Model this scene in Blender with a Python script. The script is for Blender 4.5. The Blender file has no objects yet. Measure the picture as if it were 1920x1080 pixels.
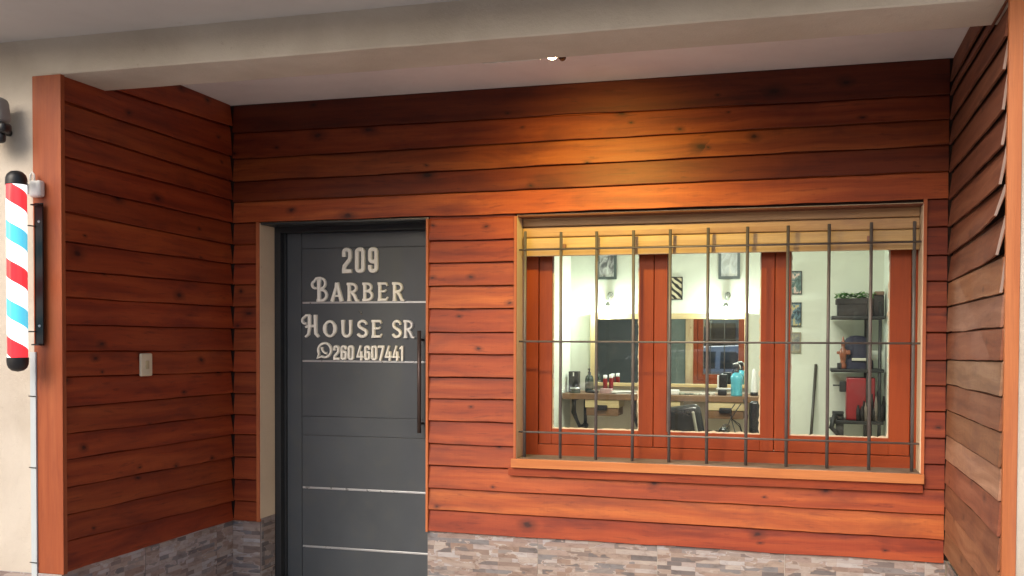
import bpy, bmesh, math, random
from mathutils import Vector, Matrix, noise
random.seed(7)
S = bpy.context.scene
COL = S.collection

# ------------------------------------------------------------------ camera
F, CX, CY = 1846.56, 997.52, 672.88          # focal length and principal point for a 1920x1080 frame
YAW, PITCH, ROLL = 0.2693, -0.0223, -0.0039
CAM = Vector((3.0958, -4.8949, 0.0))
_s, _c = math.sin(YAW), math.cos(YAW)
_r = Vector((_c, _s, 0)); _f = Vector((-_s, _c, 0)); _u = Vector((0, 0, 1))
_sp, _cp = math.sin(PITCH), math.cos(PITCH)
FWD = _f*_cp + _u*_sp; _u2 = _u*_cp - _f*_sp
_sr, _cr = math.sin(ROLL), math.cos(ROLL)
RGT = _r*_cr - _u2*_sr; UPV = _r*_sr + _u2*_cr
cam = bpy.data.cameras.new('camera'); co = bpy.data.objects.new('camera', cam); COL.objects.link(co)
co.matrix_world = Matrix(((RGT.x, UPV.x, -FWD.x, CAM.x), (RGT.y, UPV.y, -FWD.y, CAM.y), (RGT.z, UPV.z, -FWD.z, CAM.z), (0, 0, 0, 1)))
cam.sensor_width = 36; cam.lens = F/1920*36
cam.shift_x = (960-CX)/1920; cam.shift_y = (CY-540)/1920
cam.clip_start = 0.05; cam.clip_end = 500
S.camera = co

# ------------------------------------------------------------------ light
W = bpy.data.worlds.new("World"); S.world = W; W.use_nodes = True
nt = W.node_tree; bg = nt.nodes['Background']
sky = nt.nodes.new('ShaderNodeTexSky'); sky.sky_type = 'NISHITA'; sky.sun_disc = False
sky.sun_elevation = math.radians(32); sky.sun_rotation = math.radians(205); sky.dust_density = 4; sky.air_density = 1.0; sky.ozone_density = 1.0
nt.links.new(sky.outputs[0], bg.inputs[0]); bg.inputs[1].default_value = 0.10
sun = bpy.data.lights.new('sun', 'SUN'); so = bpy.data.objects.new('sun', sun); COL.objects.link(so)
sun.energy = 0.7; sun.angle = math.radians(30); sun.color = (1.0, 0.93, 0.84)
_d = Vector((0.28, 0.80, -0.55)); so.rotation_euler = _d.to_track_quat('-Z', 'Y').to_euler()
S.view_settings.view_transform = 'Standard'; S.view_settings.look = 'None'
S.view_settings.exposure = 1.0; S.view_settings.gamma = 1
S.cycles.max_bounces = 8; S.cycles.transparent_max_bounces = 12

# ------------------------------------------------------------------ geometry helpers
def at(px, py, Y=None, X=None):
    d = FWD*F + RGT*(px-CX) - UPV*(py-CY)
    t = (Y-CAM.y)/d.y if Y is not None else (X-CAM.x)/d.x
    return CAM + d*t

class MB:
    """collects faces; build() links them as one mesh object"""
    def __init__(self): self.v = []; self.f = []; self.uv = []; self.t = []; self.tone = (.5, .5, .5); self.sm = []
    def face(self, pts, uvs=None, smooth=False):
        n = len(self.v); self.v += [Vector(p) for p in pts]; self.f.append(list(range(n, n+len(pts))))
        self.uv.append(uvs or [(0, 0)]*len(pts)); self.t.append(self.tone); self.sm.append(smooth)
    def box(self, a, b, M=None):
        x0, y0, z0 = a; x1, y1, z1 = b
        c = [(x0,y0,z0),(x1,y0,z0),(x1,y1,z0),(x0,y1,z0),(x0,y0,z1),(x1,y0,z1),(x1,y1,z1),(x0,y1,z1)]
        c = [Vector(p) for p in c]
        if M is not None: c = [M @ p for p in c]
        for q in ((0,3,2,1),(4,5,6,7),(0,1,5,4),(1,2,6,5),(2,3,7,6),(3,0,4,7)):
            dims = [ (c[q[1]]-c[q[0]]).length, (c[q[2]]-c[q[1]]).length ]
            self.face([c[i] for i in q], [(0,0),(dims[0],0),(dims[0],dims[1]),(0,dims[1])])
        return self
    def grid(self, rows, closed=False, smooth=True):
        for i in range(len(rows)-1):
            a, b = rows[i], rows[i+1]; n = len(a)
            for j in range(n if closed else n-1):
                k = (j+1) % n
                self.face([a[j], a[k], b[k], b[j]], [(j/n, i), ((j+1)/n, i), ((j+1)/n, i+1), (j/n, i+1)], smooth)
        return self
    def lathe(self, c, prof, n=20, axis='Z'):
        c = Vector(c); rows = []
        for r, h in prof:
            row = []
            for j in range(n):
                a = 2*math.pi*j/n; x, y = r*math.cos(a), r*math.sin(a)
                row.append(c + (Vector((x, y, h)) if axis == 'Z' else Vector((x, -h, y)) if axis == 'Y' else Vector((h, x, y))))
            rows.append(row)
        return self.grid(rows, True)
    def tube(self, pts, r, n=10, cap=True):
        pts = [Vector(p) for p in pts]; rows = []
        rr = r if isinstance(r, (list, tuple)) else [r]*len(pts)
        up = None
        for i, p in enumerate(pts):
            d = (pts[min(i+1, len(pts)-1)]-pts[max(i-1, 0)]).normalized()
            if up is None: up = Vector((0, 0, 1)) if abs(d.z) < .9 else Vector((0, 1, 0))
            a = d.cross(up).normalized(); b = a.cross(d).normalized(); up = b
            rows.append([p+(a*math.cos(2*math.pi*j/n)+b*math.sin(2*math.pi*j/n))*rr[i] for j in range(n)])
        self.grid(rows, True)
        if cap: self.face(rows[0][::-1]); self.face(rows[-1])
        return self
    def rbox(self, a, b, r, seg=3, M=None):
        """rounded box as a real rounded surface"""
        bm = bmesh.new(); bmesh.ops.create_cube(bm, size=1)
        c = [(a[i]+b[i])/2 for i in range(3)]; s = [abs(b[i]-a[i]) for i in range(3)]
        for v in bm.verts: v.co = Vector([c[i]+v.co[i]*s[i] for i in range(3)])
        bmesh.ops.bevel(bm, geom=bm.edges[:], offset=min(r, min(s)*.49), segments=seg, affect='EDGES', profile=.5)
        for f in bm.faces:
            self.face([(M @ v.co if M is not None else v.co.copy()) for v in f.verts], None, True)
        bm.free(); return self
    def build(self, name, m, parent=None, base=None, merge=True, bevel=0, **kw):
        org = Vector((0, 0, 0))
        if parent is not None:
            p = parent
            while p.parent: p = p.parent
            org = Vector(p.location)
        elif base is not None: org = Vector(base)
        me = bpy.data.meshes.new(name)
        me.from_pydata([v-org for v in self.v], [], self.f)
        me.uv_layers.new(name='UVMap')
        me.uv_layers['UVMap'].data.foreach_set('uv', [c_ for u in self.uv for q in u for c_ in q])
        me.color_attributes.new('tone', 'FLOAT_COLOR', 'CORNER')
        me.color_attributes['tone'].data.foreach_set('color', [c_ for f, t in zip(self.f, self.t) for _ in f for c_ in (*t, 1.0)])
        for p_, s_ in zip(me.polygons, self.sm): p_.use_smooth = s_
        if merge:
            bm = bmesh.new(); bm.from_mesh(me); bmesh.ops.remove_doubles(bm, verts=bm.verts, dist=1e-5)
            bmesh.ops.recalc_face_normals(bm, faces=bm.faces); bm.to_mesh(me); bm.free()
        me.materials.append(m)
        o = bpy.data.objects.new(name, me); COL.objects.link(o)
        if parent is not None: o.parent = parent
        elif base is not None: o.location = org
        if bevel:
            b = o.modifiers.new('bevel', 'BEVEL'); b.width = bevel; b.segments = 2; b.limit_method = 'ANGLE'; b.angle_limit = math.radians(40)
        for k_, v_ in kw.items(): o[k_] = v_
        return o

def tag(o, label=None, cat=None, group=None, kind=None):
    if label: o['label'] = label
    if cat: o['category'] = cat
    if group: o['group'] = group
    if kind: o['kind'] = kind
    return o
def thing(name, loc, label, cat, group=None):
    o = bpy.data.objects.new(name, None); COL.objects.link(o); o.location = loc; o.empty_display_size = .1
    return tag(o, label, cat, group)

# ------------------------------------------------------------------ materials
def newmat(name):
    m = bpy.data.materials.new(name); m.use_nodes = True; n = m.node_tree
    return m, n.nodes, n.links, n.nodes['Principled BSDF']
def N(ns, t, **kw):
    n = ns.new(t)
    for k, v in kw.items(): setattr(n, k, v)
    return n
def mapping(ns, ls, src, scale, loc=(0, 0, 0), rot=(0, 0, 0)):
    m = ns.new('ShaderNodeMapping'); m.inputs['Scale'].default_value = scale; m.inputs['Location'].default_value = loc; m.inputs['Rotation'].default_value = rot
    ls.new(src, m.inputs[0]); return m.outputs[0]
def noisen(ns, ls, vec, scale, detail=4, rough=.55, dist=0):
    n = ns.new('ShaderNodeTexNoise'); n.inputs['Scale'].default_value = scale; n.inputs['Detail'].default_value = detail
    n.inputs['Roughness'].default_value = rough; n.inputs['Distortion'].default_value = dist
    ls.new(vec, n.inputs['Vector']); return n
def ramp(ns, ls, src, stops, interp='LINEAR'):
    r = ns.new('ShaderNodeValToRGB'); r.color_ramp.interpolation = interp
    e = r.color_ramp.elements
    while len(e) < len(stops): e.new(.5)
    for i, (p, c) in enumerate(stops): e[i].position = p; e[i].color = c if len(c) == 4 else (*c, 1)
    ls.new(src, r.inputs[0]); return r
def mix(ns, ls, f, a, b, bt='MIX'):
    m = ns.new('ShaderNodeMix'); m.data_type = 'RGBA'; m.blend_type = bt
    for sock, v in ((m.inputs[0], f), (m.inputs[6], a), (m.inputs[7], b)):
        if hasattr(v, 'is_linked'): ls.new(v, sock)
        else: sock.default_value = v if not isinstance(v, tuple) else (*v, 1) if len(v) == 3 else v
    return m.outputs[2]
def math_(ns, ls, op, a, b=None, c=None):
    m = ns.new('ShaderNodeMath'); m.operation = op
    for i, v in enumerate((a, b, c)):
        if v is None: continue
        if hasattr(v, 'is_linked'): ls.new(v, m.inputs[i])
        else: m.inputs[i].default_value = v
    return m.outputs[0]
def bump(ns, ls, p, h, strength, dist=.01):
    b = ns.new('ShaderNodeBump'); b.inputs['Strength'].default_value = strength; b.inputs['Distance'].default_value = dist
    ls.new(h, b.inputs['Height']); ls.new(b.outputs[0], p.inputs['Normal'])

def wood(name, dark, mid, light, rough=.5, knots=1.0, streak=1.0, sawm=1.0):
    m, ns, ls, p = newmat(name)
    uv = ns.new('ShaderNodeUVMap').outputs[0]
    tone = N(ns, 'ShaderNodeAttribute', attribute_name='tone'); sep = ns.new('ShaderNodeSeparateColor'); ls.new(tone.outputs['Color'], sep.inputs[0])
    w = noisen(ns, ls, mapping(ns, ls, uv, (1.6, 5, 1)), 1, 2)          # warps the grain
    wv = ns.new('ShaderNodeVectorMath'); wv.operation = 'MULTIPLY_ADD'; ls.new(w.outputs['Color'], wv.inputs[0]); wv.inputs[1].default_value = (0.0, .10*streak, 0); ls.new(uv, wv.inputs[2])
    g1 = noisen(ns, ls, mapping(ns, ls, wv.outputs[0], (1.3, 22, 1)), 1, 4, .5)
    g2 = noisen(ns, ls, mapping(ns, ls, wv.outputs[0], (5, 260, 1)), 1, 4, .6)
    saw = noisen(ns, ls, mapping(ns, ls, uv, (120, 9, 1)), 1, 2, .5)     # cross-wise saw marks
    bl = noisen(ns, ls, mapping(ns, ls, uv, (2.3, 8, 1)), 1, 4, .6, .6)
    col = ramp(ns, ls, g1.outputs[0], [(.12, dark), (.44, mid), (.80, light)]).outputs[0]
    fine = ramp(ns, ls, g2.outputs[0], [(.3, (.84, .80, .78)), (.6, (1.03, 1.03, 1.03))]).outputs[0]
    col = mix(ns, ls, .75, col, fine, 'MULTIPLY')
    sw = ramp(ns, ls, saw.outputs[0], [(.35, (.82, .78, .78)), (.6, (1.03, 1.03, 1.03))]).outputs[0]
    col = mix(ns, ls, .5*sawm, col, sw, 'MULTIPLY')
    blf = ramp(ns, ls, bl.outputs[0], [(.50, (0, 0, 0)), (.74, (1, 1, 1))]).outputs[0]
    col = mix(ns, ls, math_(ns, ls, 'MULTIPLY', blf, .55), col, (dark[0]*.8, dark[1]*.8, dark[2]*1.3))
    fl = noisen(ns, ls, mapping(ns, ls, wv.outputs[0], (7, 60, 1)), 1, 4, .65, .4)
    flf = ramp(ns, ls, fl.outputs[0], [(.57, (0, 0, 0)), (.68, (1, 1, 1))]).outputs[0]
    col = mix(ns, ls, math_(ns, ls, 'MULTIPLY', flf, .42*max(knots, .25)), col, (dark[0]*.7, dark[1]*.7, dark[2]))
    # knots
    vo = ns.new('ShaderNodeTexVoronoi'); vo.voronoi_dimensions = '2D'; vo.inputs['Scale'].default_value = 1; vo.inputs['Randomness'].default_value = 1
    dn = noisen(ns, ls, mapping(ns, ls, uv, (14, 30, 1)), 1, 2)
    vv = ns.new('ShaderNodeVectorMath'); vv.operation = 'MULTIPLY_ADD'; ls.new(dn.outputs['Color'], vv.inputs[0]); vv.inputs[1].default_value = (.10, .16, 0)
    ls.new(mapping(ns, ls, uv, (3.6, 6.5, 1)), vv.inputs[2]); ls.new(vv.outputs[0], vo.inputs['Vector'])
    cs0 = ns.new('ShaderNodeSeparateColor'); ls.new(vo.outputs['Color'], cs0.inputs[0])
    kn = ramp(ns, ls, math_(ns, ls, 'MULTIPLY', vo.outputs['Distance'], math_(ns, ls, 'MULTIPLY_ADD', cs0.outputs[1], 1.5, .55)), [(.025, (1, 1, 1)), (.06, (.55, .55, .55)), (.17, (0, 0, 0))]).outputs[0]
    cs = ns.new('ShaderNodeSeparateColor'); ls.new(vo.outputs['Color'], cs.inputs[0])
    pick = math_(ns, ls, 'GREATER_THAN', cs.outputs[0], .66)
    kf = math_(ns, ls, 'MULTIPLY', math_(ns, ls, 'MULTIPLY', kn, pick), .97*knots)
    col = mix(ns, ls, kf, col, (dark[0]*.35, dark[1]*.4, dark[2]*.6))
    # per-board tone
    bri = math_(ns, ls, 'MULTIPLY_ADD', sep.outputs[0], .75, .62)
    cb = ns.new('ShaderNodeCombineColor')
    ls.new(bri, cb.inputs[0]); ls.new(math_(ns, ls, 'MULTIPLY', bri, math_(ns, ls, 'MULTIPLY_ADD', sep.outputs[1], .5, .75)), cb.inputs[1]); ls.new(math_(ns, ls, 'MULTIPLY', bri, math_(ns, ls, 'MULTIPLY_ADD', sep.outputs[1], .3, .85)), cb.inputs[2])
    col = mix(ns, ls, 1.0, col, cb.outputs[0], 'MULTIPLY')
    ls.new(col, p.inputs['Base Color'])
    ls.new(math_(ns, ls, 'MULTIPLY_ADD', g2.outputs[0], .25, rough-.1), p.inputs['Roughness'])
    p.inputs['Specular IOR Level'].default_value = .35
    h = math_(ns, ls, 'ADD', math_(ns, ls, 'ADD', math_(ns, ls, 'MULTIPLY', g1.outputs[0], .7), math_(ns, ls, 'MULTIPLY', g2.outputs[0], .35)), math_(ns, ls, 'MULTIPLY', saw.outputs[0], .22*sawm))
    bump(ns, ls, p, h, .35, .004)
    return m

def plain(name, col, rough=.5, metal=0, var=.12, bumps=.15, scale=30, spec=.5, dirt=None):
    m, ns, ls, p = newmat(name); tc = ns.new('ShaderNodeTexCoord').outputs['Object']
    n = noisen(ns, ls, tc, scale, 5); n2 = noisen(ns, ls, tc, scale*.12+1.5, 4)
    a = tuple(c*(1-var) for c in col); b = tuple(min(1, c*(1+var)) for c in col)
    c1 = ramp(ns, ls, n2.outputs[0], [(.3, a), (.7, b)]).outputs[0]
    if dirt: 
        d = ramp(ns, ls, n.outputs[0], [(.52, (0, 0, 0)), (.72, (1, 1, 1))]).outputs[0]
        c1 = mix(ns, ls, math_(ns, ls, 'MULTIPLY', d, .5), c1, dirt)
    ls.new(c1, p.inputs['Base Color']); p.inputs['Metallic'].default_value = metal
    ls.new(math_(ns, ls, 'MULTIPLY_ADD', n.outputs[0], .2, rough-.1), p.inputs['Roughness'])
    p.inputs['Specular IOR Level'].default_value = spec
    if bumps: bump(ns, ls, p, n.outputs[0], bumps, .003)
    return m

def stucco(name, col, stain, scale=55, st=.5):
    m, ns, ls, p = newmat(name); tc = ns.new('ShaderNodeTexCoord').outputs['Object']
    big = noisen(ns, ls, tc, 2.2, 5, .6, .3); fine = noisen(ns, ls, tc, scale, 5, .7); tiny = noisen(ns, ls, tc, scale*4, 3, .6)
    c = ramp(ns, ls, big.outputs[0], [(.32, stain), (.62, col)]).outputs[0]
    sp = ramp(ns, ls, noisen(ns, ls, tc, 17, 6, .7).outputs[0], [(.66, (1, 1, 1)), (.78, (.66, .60, .52))]).outputs[0]
    c = mix(ns, ls, .8, c, sp, 'MULTIPLY')
    ls.new(c, p.inputs['Base Color']); p.inputs['Roughness'].default_value = .92; p.inputs['Specular IOR Level'].default_value = .15
    bump(ns, ls, p, math_(ns, ls, 'ADD', math_(ns, ls, 'MULTIPLY', fine.outputs[0], .8), math_(ns, ls, 'MULTIPLY', tiny.outputs[0], .3)), st, .006)
    return m

def emis(name, col, s):
    m, ns, ls, p = newmat(name); p.inputs['Base Color'].default_value = (*col, 1)
    p.inputs['Emission Color'].default_value = (*col, 1); p.inputs['Emission Strength'].default_value = s; return m

RED = wood('red_stained_cladding', (.10, .015, .009), (.27, .049, .014), (.42, .104, .027), streak=.6, sawm=.35)
POST = wood('smooth_stained_board', (.22, .045, .015), (.32, .078, .026), (.40, .115, .040), knots=.0, streak=.6, sawm=.12)
ORANGE = wood('orange_stained_trim', (.34, .095, .035), (.45, .14, .05), (.52, .18, .07), knots=0, streak=.5, sawm=.12)
RAW = wood('weathered_brown_cladding', (.12, .042, .020), (.245, .100, .048), (.37, .18, .095), rough=.7, knots=.6)
RAWLIGHT = wood('weathered_pale_cladding', (.17, .085, .045), (.31, .175, .100), (.46, .30, .19), rough=.75, knots=.5)
ENDGRAIN = plain('pale_cut_end', (.30, .22, .19), .8, scale=60)
SASH = wood('red_painted_sash', (.22, .036, .008), (.285, .051, .010), (.34, .066, .013), rough=.45, knots=0, streak=.4, sawm=.12)
SLAT = wood('yellow_varnished_slat', (.40, .235, .115), (.52, .32, .165), (.62, .42, .235), rough=.4, knots=.12, streak=.5, sawm=.12)
SHELFWOOD = wood('counter_wood', (.10, .05, .025), (.17, .09, .045), (.26, .15, .08), knots=.2, sawm=.12)
PALEWOOD = wood('pale_pine', (.46, .33, .16), (.58, .43, .22), (.66, .52, .30), knots=.1, sawm=.12)
CREAM = stucco('cream_stucco', (.61, .55, .475), (.50, .44, .37))
SOFFIT = stucco('grey_soffit_paint', (.56, .54, .53), (.52, .50, .49), 80, .12)
CEIL = stucco('white_ceiling_paint', (.80, .76, .76), (.72, .68, .68), 70, .12)
REVEAL = stucco('reveal_plaster', (.76, .62, .46), (.68, .55, .41), 60, .25)
DOOR = plain('charcoal_door_paint', (.072, .083, .098), .42, var=.10, bumps=.05, scale=12, dirt=(.085, .092, .095))
DOORFRAME = plain('dark_door_frame_paint', (.026, .029, .034), .45, var=.1)
STEEL = plain('brushed_steel', (.60, .62, .65), .3, .6, var=.05, bumps=.03)
HANDLE = plain('dark_steel_handle', (.10, .07, .065), .45, .5)
LETTER = plain('cream_foam_letters', (.88, .87, .83), .6, var=.06, bumps=.1, scale=60)
IRON = plain('grey_painted_iron', (.15, .138, .14), .5, .3, var=.15, bumps=.25, scale=90, dirt=(.17, .14, .12))
BLACK = plain('black_plastic', (.014, .014, .016), .4, var=.2)
BLACKM = plain('black_metal', (.012, .012, .013), .5, .2, var=.2)
WHITEP = plain('white_plastic', (.70, .69, .66), .4, var=.04, bumps=.03)
SWITCHP = plain('ivory_plastic', (.68, .60, .44), .4, var=.03, bumps=.02)
ROOMW = plain('pale_green_room_paint', (.62, .645, .56), .85, var=.03, bumps=.1, spec=.2)
ROOMD = plain('dark_room_paint', (.14, .175, .165), .8, var=.1, bumps=.1)
ROOML = plain('beige_low_wall', (.78, .69, .56), .8, var=.05, bumps=.1)
FLOORM = plain('floor_tiles', (.38, .34, .29), .4, var=.15)
VINYL = plain('black_vinyl', (.012, .012, .014), .22, var=.2, bumps=.1, scale=12)
BLUEB = plain('blue_bottle', (.10, .42, .52), .15, var=.08, bumps=0)
REDP = plain('red_lacquer', (.22, .006, .010), .35, var=.15)
PAPER = plain('paper', (.62, .60, .55), .8, var=.1)
PUTTY = plain('cream_putty', (.62, .54, .42), .85, var=.15, bumps=.5, scale=70)
LEAF = plain('leaf_green', (.08, .22, .035), .5, var=.4)
DKBOX = plain('dark_brown_wicker', (.010, .006, .005), .7, var=.4, bumps=.8, scale=80)
NAVY = plain('navy_fabric', (.015, .015, .035), .8, var=.2)
BRONZE = plain('painted_figurine', (.20, .06, .03), .4, var=.6, scale=50)
CHROME = plain('chrome_fixture', (.45, .47, .46), .25, .9, var=.1)

def tile_mat():
    m, ns, ls, p = newmat('stacked_stone_print_tile'); uv = ns.new('ShaderNodeUVMap').outputs[0]
    def brk(w, h, off, freq, loc):
        b = ns.new('ShaderNodeTexBrick'); b.offset = off; b.offset_frequency = freq; b.squash = .6; b.squash_frequency = 3
        b.inputs['Scale'].default_value = 1; b.inputs['Brick Width'].default_value = w; b.inputs['Row Height'].default_value = h
        b.inputs['Mortar Size'].default_value = .0006; b.inputs['Mortar Smooth'].default_value = .3; b.inputs['Bias'].default_value = 0
        b.inputs['Color1'].default_value = (0, 0, 0, 1); b.inputs['Color2'].default_value = (1, 1, 1, 1); b.inputs['Mortar'].default_value = (.5, .5, .5, 1)
        wn = noisen(ns, ls, mapping(ns, ls, uv, (30, 60, 1)), 1, 2)
        vm = ns.new('ShaderNodeVectorMath'); vm.operation = 'MULTIPLY_ADD'; ls.new(wn.outputs['Color'], vm.inputs[0]); vm.inputs[1].default_value = (.006, .004, 0)
        ls.new(mapping(ns, ls, uv, (1, 1, 1), loc), vm.inputs[2]); ls.new(vm.outputs[0], b.inputs['Vector']); return b
    b1 = brk(.21, .026, .37, 2, (0, 0, 0)); b2 = brk(.12, .0215, .61, 3, (.31, 0, 0))
    sel = ramp(ns, ls, noisen(ns, ls, mapping(ns, ls, uv, (5, 11, 1)), 1, 3).outputs[0], [(.47, (0, 0, 0)), (.50, (1, 1, 1))]).outputs[0]
    v = mix(ns, ls, sel, b1.outputs[0], b2.outputs[0])
    col = ramp(ns, ls, v, [(.05, (.14, .13, .14)), (.2, (.25, .185, .16)), (.36, (.37, .34, .33)), (.5, (.27, .20, .18)), (.66, (.39, .39, .42)), (.80, (.32, .26, .23)), (.95, (.18, .18, .20))]).outputs[0]
    blot = noisen(ns, ls, mapping(ns, ls, uv, (14, 40, 1)), 1, 6, .7, .5)
    col = mix(ns, ls, .8, col, ramp(ns, ls, blot.outputs[0], [(.3, (.62, .54, .50)), (.48, (1.1, 1.05, 1.03)), (.7, (1.3, 1.26, 1.2))]).outputs[0], 'MULTIPLY')
    ls.new(col, p.inputs['Base Color']); p.inputs['Roughness'].default_value = .5
    bump(ns, ls, p, blot.outputs[0], .25, .003); return m
TILE = tile_mat()
GROUT = plain('pale_grout', (.50, .48, .44), .9)

def glass_mat():
    m, ns, ls, p = newmat('clear_window_glass'); ns.remove(p); out = ns['Material Output']
    t = ns.new('ShaderNodeBsdfTransparent'); t.inputs[0].default_value = (.96, .98, .965, 1); g = ns.new('ShaderNodeBsdfGlossy'); g.inputs['Roughness'].default_value = .02
    f = ns.new('ShaderNodeFresnel'); f.inputs[0].default_value = 1.45; mx = ns.new('ShaderNodeMixShader')
    ls.new(f.outputs[0], mx.inputs[0]); ls.new(t.outputs[0], mx.inputs[1]); ls.new(g.outputs[0], mx.inputs[2])
    tc = ns.new('ShaderNodeTexCoord').outputs['Object']; sm = noisen(ns, ls, mapping(ns, ls, tc, (3, 3, 5)), 1.4, 6, .7, .8); df = ns.new('ShaderNodeBsdfDiffuse'); df.inputs[0].default_value = (.7, .7, .68, 1)
    fac = ramp(ns, ls, sm.outputs[0], [(.50, (.003, .003, .003)), (.80, (.045, .045, .045))]).outputs[0]
    m2 = ns.new('ShaderNodeMixShader'); ls.new(fac, m2.inputs[0]); ls.new(mx.outputs[0], m2.inputs[1]); ls.new(df.outputs[0], m2.inputs[2]); ls.new(m2.outputs[0], out.inputs[0]); return m
GLASS = glass_mat()
def mirror_mat():
    m, ns, ls, p = newmat('mirror_silver'); p.inputs['Metallic'].default_value = 1; p.inputs['Base Color'].default_value = (.80, .83, .82, 1); p.inputs['Roughness'].default_value = .015; return m
MIRROR = mirror_mat()

# ------------------------------------------------------------------ dimensions (metres, eye level = 0)
XR, ZC, ZW = 3.7305, 1.292, -1.040
D, ZB, DB = 1.3243, 1.124, .301            # recess depth, beam underside, beam thickness
XD1, XD2 = .168, 1.161                     # door opening
XW1, XW2 = 1.655, 3.628                    # window opening (trim to trim)
ZG = -1.52; ZI = -1.38                     # pavement, room floor
ZOF = 2.9
WT = .17                                   # reveal depth

shop = thing('barber_shop', (1.9, 0, ZG), 'red wood clad barber shop front with charcoal door and barred window under a cream beam', 'building')

# ---------------- cladding boards
def board(mb, p0, p1, out, zb, zt, endwarp=None, tone=None, kick=(0, 0), lap=.012, dep=1.0):
    """one lapped plank: p0,p1 = (x,y) of the wall plane ends, out = outward normal; zb,zt = (z at p0, z at p1)"""
    p0 = Vector((*p0, 0)); p1 = Vector((*p1, 0)); o = Vector((*out, 0)); L = (p1-p0).length
    n = max(2, int(L/.045)); seed = random.uniform(0, 100); uo = random.uniform(0, 50); vo = random.randint(0, 60)*.7
    mb.tone = tone or (random.random(), random.random(), random.random())
    ringv = []
    for i in range(n+1):
        t = i/n; p = p0.lerp(p1, t)
        b = zb[0]*(1-t)+zb[1]*t; c = zt[0]*(1-t)+zt[1]*t
        wv = noise.noise(Vector((t*L*2.6+seed, 3.1, 0)))*.0055+noise.noise(Vector((t*L*9+seed, 1.7, 0)))*.0022; wo = noise.noise(Vector((t*L*1.7+seed, 9.7, 0)))*.0035
        k = kick[0]*max(0, 1-t*3)**2 + kick[1]*max(0, (t-.35)/.65)**2
        oo = wo+k; b += wv; c2 = c+lap
        h = c2-b
        ring = [(p+o*(oo-.0015), b, 0), (p+o*oo, b+.002, .002), (p+o*(oo*.5-.0085*dep), b+h*.5, h*.5), (p+o*(oo*.2-.0150*dep), c-.0065, h-lap-.007), (p+o*(oo*.2-.0215), c-.0005, h-lap+.003), (p+o*(oo*.1-.0225), c2, h), (p+o*(oo*.1-.029), c2, h+.01), (p+o*(oo-.009), b+.001, -.006)]
        ringv.append([(Vector((q.x, q.y, z)), (uo+t*L, vo+vv)) for q, z, vv in ring])
    for i in range(n):
        a, b = ringv[i], ringv[i+1]
        for j in range(8):
            k = (j+1) % 8
            mb.face([a[j][0], b[j][0], b[k][0], a[k][0]], [a[j][1], b[j][1], b[k][1], a[k][1]], False)
    for q in (ringv[0][::-1], ringv[-1]): mb.face([v[0] for v in q], [v[1] for v in q])

def zY(px, py, Y=0): return at(px, py, Y=Y).z
def zX(px, py, X): return at(px, py, X=X).z
# plank joint lines
upper = [(zY(440, a), zY(1785, b)) for a, b in ((248, 175), (297, 221), (340, 270), (378, 319.5), (418, 371.5))]
pierZ = [zY(800, a) for a in (410, 451, 492.5, 536, 578, 622, 663, 706, 746, 788, 831, 871.5, 914, 955, 995.5)]
leftZ = [zY(450, a) for a in (417.5, 458, 494, 533, 574.5, 615.5, 657, 697, 737, 777, 814, 856, 898, 939, 976)]
rightZ = [zY(1760, a) for a in (371.5, 424, 477, 526, 574.5, 623, 674.5, 722.5, 771, 821, 870, 917.5, 965, 1011, 1056)]
c = MB()
tops = [(ZC+.0, ZC+.0)]+upper[:-1]
tn = [(-.34, .1, 0), (.12, .35, 0), (.35, .8, 0), (-.1, .25, 0), (.95, .62, 0)]  # top row darkened: shade of the upper wall put into its tone
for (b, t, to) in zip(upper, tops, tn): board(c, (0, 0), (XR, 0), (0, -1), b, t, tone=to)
def rows(mb, x0, x1, zs, seedtones=None):
    for i in range(len(zs)-1):
        board(mb, (x0, 0), (x1, 0), (0, -1), (zs[i+1],)*2, (zs[i],)*2, tone=seedtones[i] if seedtones else (random.uniform(.25, .7), random.uniform(.1, .6), 0))
rows(c, 0, .147, leftZ)
pt = [(.62, .35, 0), (.52, .25, 0), (.70, .45, 0), (.95, .75, 0), (.60, .25, 0), (.58, .22, 0), (.62, .3, 0), (.5, .3, 0), (.58, .3, 0), (.52, .22, 0), (.7, .4, 0), (.75, .45, 0), (.95, .85, 0), (.55, .12, 0)]
rows(c, XD2+.012, XW1-.008, pierZ[:12], pt)
rows(c, XW2+.012, XR, rightZ[:12], [(random.uniform(-.1, .22), random.uniform(.0, .25), 0) for _ in range(11)])  # low tones paint in the shade beside the right wall
for i in range(11, 14):
    board(c, (XD2+.012, 0), (XR, 0), (0, -1), (pierZ[i+1], rightZ[i+1]), (pierZ[i], rightZ[i]), tone=pt[i])
c.build('wood_cladding', RED, shop)

# left side cladding (faces +X): from corner Y=0 to front Y=-D
lc = [237, 293, 339, 374, 417, 458, 494, 533, 574.6, 615.5, 656.7, 696.7, 736.7, 777, 814, 856, 897, 939, 976]
lf = [138, 189, 240, 291.5, 344, 395, 451, 505, 556, 607, 657.5, 706, 763, 813, 862, 915, 966, 1016, 1073]
LZ = [(zX(437, a, 0), zX(122, b, 0)) for a, b in zip(lc, lf)]
LZ = [(ZC+.08, ZC+.08), ] + [LZ[0]] + LZ[1:]
LZ[0] = (ZC+.005, ZC+.005)
c = MB()
for i in range(len(LZ)-1):
    board(c, (0, 0), (0, -D+.004), (1, 0), LZ[i+1], LZ[i], tone=(random.uniform(.2, .6), random.uniform(.05, .45), 0))
c.build('wood_cladding', RED, shop, label='left side wall planks with dark knots')

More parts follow.
